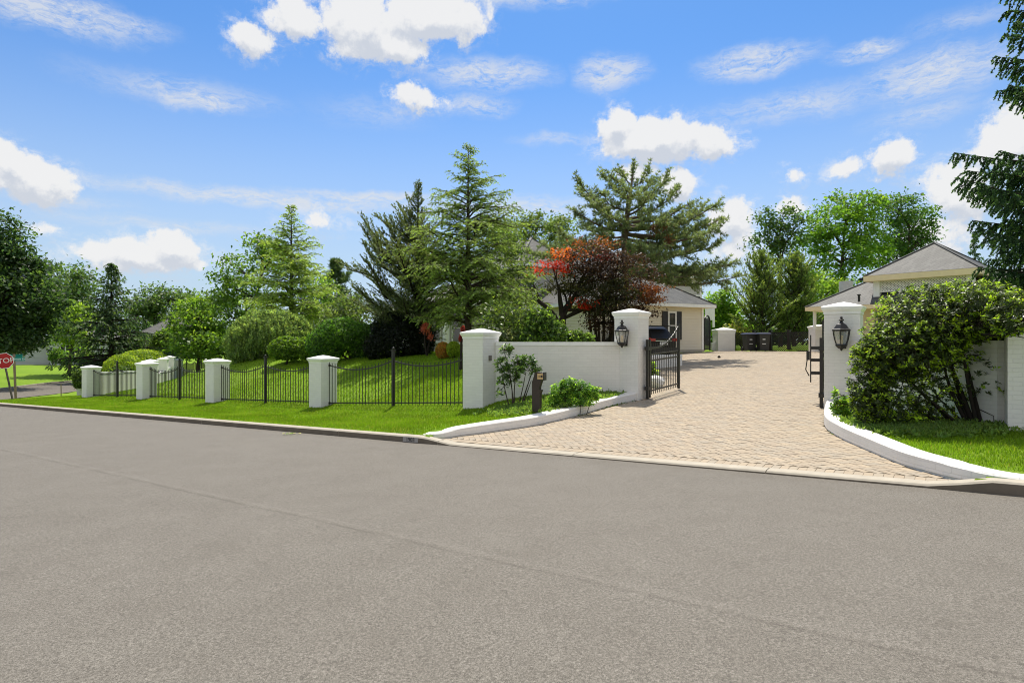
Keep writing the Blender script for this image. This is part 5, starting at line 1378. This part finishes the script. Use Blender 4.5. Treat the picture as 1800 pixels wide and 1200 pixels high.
# ---- trees behind, left to right
broad_tree('maple_tree', 'large dark maple at the left photo edge across the side street', 'maple', 46, -15, [(-5, 420, 50, 48), (30, 455, 42, 45), (-50, 480, 70, 80), (55, 500, 42, 40), (0, 520, 70, 50), (75, 535, 34, 30), (40, 560, 55, 40), (0, 590, 60, 30), (85, 575, 22, 20), (35, 600, 36, 20), (-10, 612, 40, 16)], (.036,.070,.024), 71, n_clump=42, leaves=44, leaf=.34, tr=.4, clump_r=.8, bark='bark_dark', hue2=(.07,.12,.03))
broad_tree('far_tree', 'rounded far tree between the big maple and the dark spruce', 'tree', 92, 110, [(105, 495, 40, 32), (140, 505, 28, 30), (85, 540, 50, 45), (130, 560, 45, 40)], (.060,.105,.030), 72, n_clump=46, leaves=40, leaf=.55, tr=.5, clump_r=1.5, hue2=(.10,.16,.04))
broad_tree('far_tree', 'far rounded treetop right of the dark spruce', 'tree', 125, 270, [(265, 530, 35, 24), (300, 525, 38, 22), (240, 555, 40, 30), (290, 570, 50, 35)], (.062,.105,.036), 73, n_clump=46, leaves=36, leaf=.7, tr=.6, clump_r=1.8, hue2=(.10,.16,.045))
broad_tree('far_tree', 'far low treetop behind the bright young maple', 'tree', 120, 350, [(345, 540, 38, 22), (385, 530, 30, 20), (330, 575, 40, 30)], (.070,.115,.036), 74, n_clump=40, leaves=36, leaf=.7, tr=.6, clump_r=1.6, hue2=(.11,.17,.045))
broad_tree('bright_tree', 'bright yellow green small tree between the maple and the dark spruce', 'tree', 60, 122, [(108, 555, 26, 22), (125, 575, 26, 24), (140, 550, 18, 14), (112, 590, 22, 18), (135, 600, 20, 18)], (.14,.22,.025), 75, n_clump=26, leaves=30, leaf=.36, tr=.16, clump_r=.7, hue2=(.24,.33,.04), fork=.25)
conifer('spruce_tree', 'dark dense spruce left of centre across the side street', 55, 196, 464, 78, 76, (.026,.050,.024), nb=150, kind='spruce', tr=.3, start=.06, spray=.36, dens=.62, hue2=(.06,.10,.03), prof=lambda f: np.interp(f, [0, .2, .45, .7, .88, 1], [1.0, 1.05, .85, .48, .2, .03]), bark='bark_dark')
conifer('young_spruce', 'small bluish spruce in front of the far tan roof', 84, 302, 552, 20, 77, (.03,.055,.035), nb=60, kind='spruce', tr=.15, spray=.5, dens=.5, bark='bark_dark')
broad_tree('maple_tree', 'tall bright maple with an open crown behind the far lawn', 'maple', 54, 425, [(455, 440, 42, 26), (420, 475, 32, 28), (392, 500, 22, 26), (480, 455, 36, 28), (430, 520, 42, 34), (400, 555, 36, 34), (560, 520, 40, 40), (590, 560, 40, 35), (450, 570, 50, 35)], (.075,.135,.022), 78, n_clump=26, leaves=36, leaf=.33, tr=.3, clump_r=.75, hue2=(.16,.25,.03))
broad_tree('young_maple', 'lower bright maple with lime leaves over the far lawn', 'maple', 50, 350, [(345, 545, 34, 24), (325, 575, 26, 24), (365, 580, 30, 26), (335, 605, 30, 20), (380, 610, 28, 20)], (.090,.16,.024), 79, n_clump=32, leaves=34, leaf=.32, tr=.18, clump_r=.65, hue2=(.20,.31,.03), fork=.25)
conifer('hemlock_tree', 'light green hemlock rising behind the weeping tree', 39, 512, 362, 105, 80, (.115,.165,.045), nb=150, kind='hemlock', tr=.20, start=.06, spray=.17, dens=.9, hue2=(.19,.27,.06), prof=lambda f: np.interp(f, [0, .2, .45, .65, .85, 1], [1.0, 1.0, .75, .5, .22, .03]))
broad_tree('understory_tree', 'soft grey green small tree between the hemlock and the juniper', 'tree', 36, 620, [(600, 545, 34, 34), (640, 560, 34, 36), (575, 580, 26, 26), (620, 590, 40, 20)], (.075,.105,.035), 81, n_clump=28, leaves=30, leaf=.19, tr=.12, clump_r=.5, hue2=(.13,.18,.05))
conifer('pine_tree', 'distant pine top right of the light hemlock', 66, 590, 460, 62, 82, (.045,.075,.035), nb=40, kind='pine', tr=.25, start=.3, spray=.5, dens=.7)
broad_tree('backyard_tree', 'pale leafy treetop over the house roof between the hemlock and the pine', 'tree', 52, 950, [(905, 410, 36, 26), (945, 400, 34, 24), (985, 405, 34, 28), (920, 440, 40, 30), (985, 435, 34, 24), (880, 420, 30, 34)], (.085,.125,.035), 83, n_clump=30, leaves=34, leaf=.30, tr=.3, clump_r=.65, hue2=(.15,.21,.05))
conifer('cedar_tree', 'feathery green cedar behind the bins, the left of the pair', 42.5, 1338, 448, 72, 84, (.060,.095,.026), nb=130, kind='cedar', tr=.16, start=.03, spray=.20, dens=.85, hue2=(.12,.165,.045), prof=lambda f: np.interp(f, [0, .3, .6, .85, 1], [1.0, 1.0, .8, .4, .06]))
conifer('cedar_tree', 'feathery green cedar beside the outbuilding, the right of the pair', 43.5, 1396, 452, 72, 85, (.056,.092,.026), nb=130, kind='cedar', tr=.16, start=.03, spray=.20, dens=.85, hue2=(.12,.165,.045), prof=lambda f: np.interp(f, [0, .3, .6, .85, 1], [1.0, 1.0, .8, .4, .06]))
broad_tree('dark_tree', 'darker slim tree rising above the pair of cedars', 'tree', 50, 1372, [(1345, 390, 24, 22), (1375, 385, 26, 22), (1350, 425, 36, 26), (1385, 420, 26, 24), (1405, 400, 14, 20), (1365, 455, 30, 20)], (.045,.085,.028), 86, n_clump=20, leaves=26, leaf=.28, tr=.2, clump_r=.55, hue2=(.08,.13,.03))
broad_tree('maple_tree', 'bright green maple above the outbuilding roof', 'maple', 57, 1478, [(1490, 362, 40, 28), (1530, 360, 28, 26), (1455, 395, 42, 32), (1505, 405, 48, 32), (1435, 430, 34, 30), (1480, 450, 52, 34), (1530, 440, 30, 36), (1460, 490, 60, 26)], (.085,.165,.020), 87, n_clump=30, leaves=36, leaf=.36, tr=.32, clump_r=.75, hue2=(.16,.27,.03))
broad_tree('oak_tree', 'darker green tree right of the bright maple over the outbuilding', 'tree', 60, 1588, [(1580, 368, 36, 28), (1615, 385, 26, 24), (1575, 410, 34, 28), (1610, 425, 30, 26), (1632, 408, 16, 20), (1575, 450, 30, 24), (1605, 460, 28, 20)], (.050,.105,.024), 88, n_clump=28, leaves=32, leaf=.33, tr=.3, clump_r=.7, hue2=(.09,.16,.03))
broad_tree('bright_tree', 'lime green tree behind the lattice gate beyond the house corner', 'tree', 47, 1275, [(1262, 540, 26, 24), (1285, 555, 26, 24), (1260, 570, 24, 22), (1300, 580, 22, 18), (1275, 525, 16, 14)], (.11,.20,.022), 89, n_clump=28, leaves=34, leaf=.28, tr=.15, clump_r=.55, hue2=(.22,.34,.035), fork=.25)
mound('fence_shrub', 'yellowish shrub over the lattice fence left of the bins', 'shrub', 42, [(1290, 588, 28, 18), (1315, 596, 18, 14)], (.15,.19,.035), 90, .16, 2200, hue2=(.33,.30,.06), rough=.22)
broad_tree('bright_tree', 'lime understory tree between the cedars and the outbuilding roof', 'tree', 48, 1440, [(1425, 500, 26, 24), (1455, 515, 30, 20), (1420, 535, 24, 22), (1480, 500, 22, 16)], (.13,.21,.03), 91, n_clump=26, leaves=30, leaf=.27, tr=.14, clump_r=.55, hue2=(.24,.34,.05), fork=.25)
conifer('young_spruce', 'small far spruce tip above the outbuilding roof near the right edge', 58, 1714, 412, 32, 92, (.04,.075,.05), nb=60, kind='spruce', tr=.15, spray=.36, dens=.6, bark='bark_dark')
for i, (px, py, rx, ry, D, lab) in enumerate([(150, 628, 14, 12, 66, 'grassy pale bush under the dark spruce'), (100, 625, 12, 12, 72, 'rounded bush by the pale house corner'), (116, 630, 10, 11, 71, 'second bush by the pale house window, next to the rounded one'),
                                           (290, 600, 22, 20, 58, 'soft green bush right of the dark spruce'), (265, 612, 20, 12, 60, 'low dark bush behind the yellow mound')]):
    mound('yard_bush', lab, 'shrub', D, [(px, py, rx, ry)], [(.11,.16,.05), (.08,.15,.03), (.10,.19,.03), (.10,.16,.03), (.04,.07,.02)][i], 100+i, .3, 1500, hue2=[(.2,.26,.09), (.15,.24,.04), (.2,.32,.05), (.17,.25,.05), (.06,.1,.03)][i], rough=.2)
# woodland that closes the view between the trunks
def woodland():
    r = np.random.default_rng(120); fo = Fol()
    for x0, x1, y, zc, h, n in [(-120, -70, 110, -1, 7, 9000), (-75, -20, 100, -1, 5.5, 12000), (-30, 10, 78, 0, 4.5, 7000), (0, 45, 76, 1, 6.5, 9000), (40, 100, 70, 1, 6, 10000), (-110, -62, 92, -1, 5, 8000)]:
        x = r.uniform(x0, x1, n); hh = h*(.75+.25*np.sin(x*.35+y)+.15*np.sin(x*1.1)); z = zc-1+hh*r.random(n)**.6
        pos = np.stack([x, y+r.uniform(-2.5, 2.5, n), z], -1); nm = nrmz(r.normal(size=(n, 3))*.7+np.array([0, -.3, .9]))
        cl = np.floor(x*.6+np.sin(z)*2); sh = .7+.6*((np.sin(cl*12.99)*43758.5) % 1)
        fo.leaves(pos, np.cross(nm, rdir(r, n)), nm, r.uniform(.5, 1.0, n), r.uniform(.35, .6, n), jit((.06,.10,.028), r, n, .3)*sh[:, None])
    o = fo.build('woodland', 'leaf'); tag(o, 'far belt of leafy woodland behind the gardens', 'woodland', None, 'stuff')
woodland()

# ---- grass blades, bed mulch plants, debris
LWP = [tuple(U(7.75, 8.5)[:2])]+[tuple(q[:2]) for q in LW[1:]]; RWP = [tuple(q[:2]) for q in RW]+[tuple(U(-.6, 8.35)[:2])]
def grass():
    r = np.random.default_rng(200); Q = []; C = []
    def patch(u0, u1, v0, v1, dens, h, w, dry=.34):
        n = int((u1-u0)*(v1-v0)*dens); u = r.uniform(u0, u1, n); v = r.uniform(v0, v1, n)
        x = v*CA-u*SA; y = v*SA+u*CA
        s, q = road_band(x, y); ok = ~in_poly(x, y, court) & (poly_dist(x, y, LWP) > .31) & (poly_dist(x, y, RWP) > .31) & ~((q > -.15) & (q < ROADW+.2) & (s > -3))
        if u0 > 36: ok &= ~((u > 36) & ((u-36)**2+(v-11.2)**2 > 3.0**2) & (v < 11.2))
        x, y, v = x[ok], y[ok], v[ok]; n = len(x); z = ground_z(x, y)-.004
        az = r.uniform(0, 2*math.pi, n); d = np.stack([np.cos(az), np.sin(az), 0*az], -1); lean = r.normal(size=(n, 3))*.35; lean[:, 2] = 1
        hh = h*r.uniform(.6, 1.35, n); b = np.stack([x, y, z], -1)
        t = b+nrmz(lean)*hh[:, None]; W = w*r.uniform(.7, 1.3, n)[:, None]
        Q.append(np.stack([b-d*W, b+d*W, t], 1))
        pn = np.sin(x*1.3+np.sin(y*.9)*2)*np.sin(y*1.1+np.sin(x*.7)*2)
        pn2 = np.sin(x*4.1+y*2.3+np.sin(y*3)*1.5)
        c = np.array((.155,.262,.012))*(1+.16*pn+.10*pn2)[:, None]
        c = jit(c, r, n, .28) if False else c*(1+r.uniform(-.3, .3, (n, 1)))
        dr = r.random(n) < np.clip(dry*(.35+.5*pn2*pn+.3*pn), .02, .8); c[dr] = np.array((.27,.29,.05))*(1+r.uniform(-.2, .2, (int(dr.sum()), 1)))
        C.append(c)
    patch(5, 14, 8.17, 15, 1900, .05, .006); patch(14, 24, 8.17, 12.2, 1300, .05, .008); patch(24, 39, 8.17, 12.5, 800, .05, .011)
    patch(-9, 1.6, 8.17, 14, 1900, .055, .006, .12)
    patch(9.6, 24, 12.2, 19, 420, .05, .013, .1); patch(22, 40, 12, 30, 130, .05, .02, .1); patch(9.6, 24, 19, 30, 150, .05, .02, .1)
    Qa = np.concatenate(Q).astype('f'); Ca = np.clip(np.concatenate(C), 0, 1).astype('f'); n = len(Qa)
    me = bpy.data.meshes.new('grass'); me.vertices.add(n*3); me.vertices.foreach_set('co', Qa.ravel()); me.loops.add(n*3); me.loops.foreach_set('vertex_index', np.arange(n*3, dtype='i'))
    me.polygons.add(n); me.polygons.foreach_set('loop_start', np.arange(0, n*3, 3, dtype='i'))
    at = me.attributes.new('leaf_col', 'FLOAT_COLOR', 'FACE'); at.data.foreach_set('color', np.concatenate([Ca, np.ones((n, 1), 'f')], 1).ravel())
    me.materials.append(M['blade']); me.update(calc_edges=True)
    o = bpy.data.objects.new('grass', me); COL.objects.link(o); tag(o, 'short bright green mown grass of the front lawn', 'grass', None, 'stuff')
grass()
def bed_plants():
    r = np.random.default_rng(210); fo = Fol()
    for pts, n in (([(955, 716, 13.0), (1065, 697, 14.3), (1080, 694, 14.9), (900, 705, 14.2)], 900), ([(1475, 745, 10.2), (1560, 770, 9.2), (1640, 770, 9.0), (1740, 760, 9.2)], 1400), ([(870, 715, 13.9), (930, 722, 13.0)], 350)):
        for i in range(n):
            k = r.integers(len(pts)-1); f = r.random(); a = P(*pts[k])*(1-f)+P(*pts[k+1])*f; x, y = a[0]+r.normal()*.22, a[1]+r.normal()*.28
            if in_poly(np.array([x]), np.array([y]), court)[0]: continue
            b = np.array([x, y, gz(x, y)+.03]); m = 5
            d = nrmz(rdir(r, m)+ZU*.6); fo.leaves(b+d*.05, d, rdir(r, m)+ZU*.5, r.uniform(.05, .11, m), .035, jit((.12,.19,.04), r, m, .35))
    o = fo.build('ground_cover', 'leaf'); tag(o, 'weedy ground cover in the beds along the low white walls', 'ground cover', None, 'stuff')
bed_plants()
def debris():
    r = np.random.default_rng(220); fo = Fol(); c = unproj(510, 763.5, lambda u, v: zroad(u, v))
    for i in range(16):
        p = c+np.array([r.normal()*.12, r.normal()*.05, .02+.02*r.random()]); fo.leaves(p[None], rdir(r, 1)*np.array([1, 1, .2]), np.array([[0, 0, 1.]])+r.normal(size=(1, 3))*.3, .09, .045, jit((.12,.20,.03) if i % 3 else (.4,.36,.2), r, 1, .2))
    o = fo.build('fallen_sprig', 'leaf'); tag(o, 'small fallen leafy sprig lying on the asphalt by the kerb', 'sprig')
    mb = MB()
    for (px, py) in ((1264, 629), (1194, 626)):
        q = unproj(px, py, zdrive); mb = MB(); mb.lathe(q, [(0, .0), (.07, .02), (.08, .06), (.04, .11), (0, .12)], 7)
        tag(mb.build('pine_cone', 'bark_dark'), 'dark pine cone on the pavers %s' % ('in front of the small white pillar' if px > 1200 else 'near the house wall by the gate leaf'), 'pine cone', 'fallen cones')
debris()

# ------------------------------------------------------------------ sky, sun, camera
SUN_EL, SUN_AZ = 63.0, 5.0        # azimuth measured from the view axis (+Y) towards +X
def sky():
    w = bpy.data.worlds.new('World'); scene.world = w; w.use_nodes = True
    t = w.node_tree; n = t.nodes; n.clear(); ln = t.links.new
    def add(typ, **kw):
        q = n.new('ShaderNode'+typ)
        for k, v in kw.items(): setattr(q, k, v)
        return q
    def V(sock, v):
        if isinstance(v, bpy.types.NodeSocket): ln(v, sock)
        else: sock.default_value = v
    def mth(op, a, b=0., c=None, cl=False):
        q = add('Math', operation=op, use_clamp=cl); V(q.inputs[0], a); V(q.inputs[1], b)
        if c is not None: V(q.inputs[2], c)
        return q.outputs[0]
    def vm(op, a, b=(0, 0, 0), c=None):
        q = add('VectorMath', operation=op); V(q.inputs[0], a); V(q.inputs[1], b)
        if c is not None: V(q.inputs[2], c)
        return q
    def sstep(x, a, b):
        q = add('MapRange', interpolation_type='SMOOTHSTEP'); V(q.inputs[0], x); q.inputs[1].default_value = a; q.inputs[2].default_value = b; return q.outputs[0]
    def nz(v, s, d=6, r=.6):
        q = add('TexNoise'); q.inputs['Scale'].default_value = s; q.inputs['Detail'].default_value = d; q.inputs['Roughness'].default_value = r; ln(v, q.inputs['Vector']); return q
    def mixc(f, a, b):
        q = add('Mix', data_type='RGBA'); V(q.inputs[0], f)
        for i, v in ((6, a), (7, b)):
            if isinstance(v, bpy.types.NodeSocket): ln(v, q.inputs[i])
            else: q.inputs[i].default_value = (*v, 1)
        return q.outputs[2]
    st = add('TexSky', sky_type='NISHITA'); st.sun_disc = False; st.sun_elevation = R(SUN_EL); st.sun_rotation = R(SUN_AZ)
    st.air_density = 1.0; st.dust_density = .6; st.ozone_density = 1.6
    d = add('TexCoord').outputs['Generated']; sx = add('SeparateXYZ'); ln(d, sx.inputs[0])
    az = mth('ARCTAN2', sx.outputs[0], sx.outputs[1]); el = mth('ARCSINE', sx.outputs[2])
    cb = add('CombineXYZ'); ln(az, cb.inputs[0]); ln(el, cb.inputs[1]); p = cb.outputs[0]
    def ae(px, py):
        a = math.atan((px-900)/F); return a, math.atan((600-py)/F*math.cos(a))
    def field(lst, pp):
        out = None
        for px, py, rx, ry, amp in lst:
            a, e = ae(px, py); ca = math.cos(a); k = 1/F*ca*ca
            ra, re = rx*k, ry*k/ max(.5, ca)
            v = vm('SUBTRACT', pp, (a, e, 0)).outputs[0]; v = vm('MULTIPLY', v, (1/ra, 1/re, 0)).outputs[0]
            L = vm('LENGTH', v).outputs['Value']; f = mth('MULTIPLY', mth('SUBTRACT', 1.0, L), amp)
            out = f if out is None else mth('MAXIMUM', out, f)
        return out
    # warped coordinates give billowing edges
    wn = nz(p, 16, 5, .6); wv = vm('MULTIPLY_ADD', vm('SUBTRACT', wn.outputs['Color'], (.5, .5, .5)).outputs[0], (.05, .045, 0), p).outputs[0]
    cum = [(55, 312, 110, 48, 1.1), (20, 290, 70, 45, 1), (250, 452, 150, 34, .9), (215, 440, 60, 30, .8), (305, 432, 60, 34, 1), (65, 402, 45, 18, .5), (640, 45, 95, 62, 1.1), (760, 25, 110, 50, 1.2), (700, 80, 70, 40, .9),
           (520, 30, 60, 42, .8), (443, 70, 50, 34, .8), (735, 176, 55, 26, .75), (1150, 245, 115, 42, 1.2), (1085, 222, 36, 36, .9), (1250, 250, 62, 36, .9), (1195, 322, 40, 36, .9), (1120, 300, 50, 30, .5), (1285, 385, 50, 46, .9), (1290, 430, 60, 40, .5),
           (1565, 282, 52, 40, .8), (1485, 298, 46, 26, .7), (1385, 368, 28, 26, .7), (1395, 310, 26, 18, .5), (1770, 250, 80, 60, 1.1), (1690, 340, 85, 66, .8), (1640, 420, 90, 60, .5), (560, 385, 60, 22, .4)]
    dc = field(cum, wv)
    n2 = nz(p, 36, 9, .66).outputs['Fac']; n3 = nz(p, 14, 4, .55).outputs['Fac']
    body = mth('ADD', dc, mth('ADD', mth('MULTIPLY', mth('SUBTRACT', n2, .5), 1.15), mth('MULTIPLY', mth('SUBTRACT', n3, .5), .5)))
    ac = mth('MAXIMUM', sstep(body, .03, .34), mth('MULTIPLY', mth('MULTIPLY', sstep(body, -.34, .25), .75), mth('MULTIPLY', sstep(nz(vm('MULTIPLY', wv, (1, 1.8, 1)).outputs[0], 30, 8, .7).outputs['Fac'], .42, .66), .8)))
    cir = [(90, 20, 260, 46, 1), (230, 45, 120, 25, .7), (350, 178, 110, 24, 1), (320, 160, 260, 36, .55), (860, 132, 150, 34, .95), (840, 186, 90, 26, .7), (1070, 128, 90, 40, .9), (1330, 110, 150, 34, 1), (1640, 130, 190, 60, .85), (1520, 90, 90, 24, .9), (1400, 185, 260, 36, .6), (1700, 35, 200, 30, .4), (1620, 200, 160, 30, .5),
           (480, 350, 420, 22, .9), (900, 365, 400, 26, .7), (640, 345, 200, 16, .9), (980, 245, 120, 14, .5), (660, 200, 160, 40, .35), (300, 395, 400, 18, .5), (900, -10, 300, 26, .7), (100, 350, 200, 20, .5)]
    w2 = vm('MULTIPLY_ADD', vm('SUBTRACT', wn.outputs['Color'], (.5, .5, .5)).outputs[0], (.07, .03, 0), p).outputs[0]
    df = field(cir, w2)
    stv = vm('MULTIPLY', w2, (1, 3.2, 1)).outputs[0]
    s1 = nz(stv, 15, 7, .68).outputs['Fac']; s2 = nz(stv, 60, 4, .7).outputs['Fac']
    stre = mth('ADD', mth('MULTIPLY', mth('SUBTRACT', s1, .47), 2.6), mth('MULTIPLY', mth('SUBTRACT', s2, .5), 1.5))
    acir = mth('MULTIPLY', sstep(df, .0, .75), mth('ADD', stre, .62, None, True))
    acir = mth('MULTIPLY', acir, .8)
    # extra-bright unseen cloud, added overhead and behind the viewpoint to fill the shade
    bk = mth('ADD', sstep(sx.outputs[1], .25, -.25), sstep(sx.outputs[2], .60, .85), None, True)
    nb_ = add('TexNoise'); nb_.inputs['Scale'].default_value = 3.2; nb_.inputs['Detail'].default_value = 6; ln(d, nb_.inputs['Vector'])
    abk = mth('MULTIPLY', mth('MULTIPLY', sstep(nb_.outputs['Fac'], .38, .56), bk), .9)
    # low pale veil near the horizon
    veil = mth('MULTIPLY', mth('POWER', sstep(el, .48, -.05), 1.1), .88)
    tint = add('Mix', data_type='RGBA', blend_type='MULTIPLY'); tint.inputs[0].default_value = 1; ln(st.outputs[0], tint.inputs[6]); ln(mixc(sstep(el, .10, .52), SKY_TINT, SKY_TOP), tint.inputs[7])
    c = mixc(veil, tint.outputs[2], tuple(x*CLOUD for x in (.70, .83, .97)))
    c = mixc(abk, c, tuple(x*CLOUD for x in (1.35, 1.31, 1.24)))
    c = mixc(acir, c, tuple(x*CLOUD for x in (.93, .96, 1.0)))
    # relief: compare the billows with the same billows a little higher up, towards the sun
    up = vm('ADD', p, (0, .018, 0)).outputs[0]
    rel = mth('SUBTRACT', n2, nz(up, 36, 9, .66).outputs['Fac']); dcu = field(cum, vm('ADD', wv, (0, .022, 0)).outputs[0])
    lit = mth('ADD', mth('MULTIPLY', rel, 2.2), mth('MULTIPLY', mth('SUBTRACT', dc, dcu), 1.9))
    shade = sstep(lit, -.75, .35)
    cc = mixc(shade, tuple(x*CLOUD for x in (.78, .83, .92)), tuple(x*CLOUD for x in (1.10, 1.10, 1.10)))
    c = mixc(mth('MULTIPLY', ac, .97), c, cc)
    bg = add('Background'); bg.inputs['Strength'].default_value = SKY_STR; ln(c, bg.inputs[0]); o = add('OutputWorld'); ln(bg.outputs[0], o.inputs[0])
    w.cycles.sampling_method = 'MANUAL'; w.cycles.sample_map_resolution = 512
SKY_STR = .12; CLOUD = 5.2; SKY_TINT = (.60, .80, 1.02); SKY_TOP = (.40, .70, 1.0)
sky()
sun = bpy.data.lights.new('sun', 'SUN'); sun.energy = 4.7; sun.angle = R(.53); sun.color = (1, .94, .84)
so = bpy.data.objects.new('sun', sun); COL.objects.link(so)
e, a = R(SUN_EL), R(SUN_AZ)
dv = Vector((math.sin(a)*math.cos(e), math.cos(a)*math.cos(e), math.sin(e)))
so.rotation_euler = dv.to_track_quat('Z', 'Y').to_euler(); so.location = (0, 0, 40)
cam = bpy.data.cameras.new('camera'); cam.sensor_width = 36; cam.lens = F/1800*36; cam.clip_start = .05; cam.clip_end = 6000
co = bpy.data.objects.new('camera', cam); COL.objects.link(co); co.location = (0, 0, EYE); co.rotation_euler = (R(90), 0, 0); scene.camera = co
vs = scene.view_settings; vs.view_transform = 'Standard'; vs.look = 'None'; vs.exposure = .36; vs.gamma = 1; vs.use_curve_mapping = False
scene.cycles.max_bounces = 8; scene.cycles.diffuse_bounces = 4; scene.cycles.transparent_max_bounces = 8
scene.cycles.use_denoising = True; scene.cycles.filter_width = 1.05
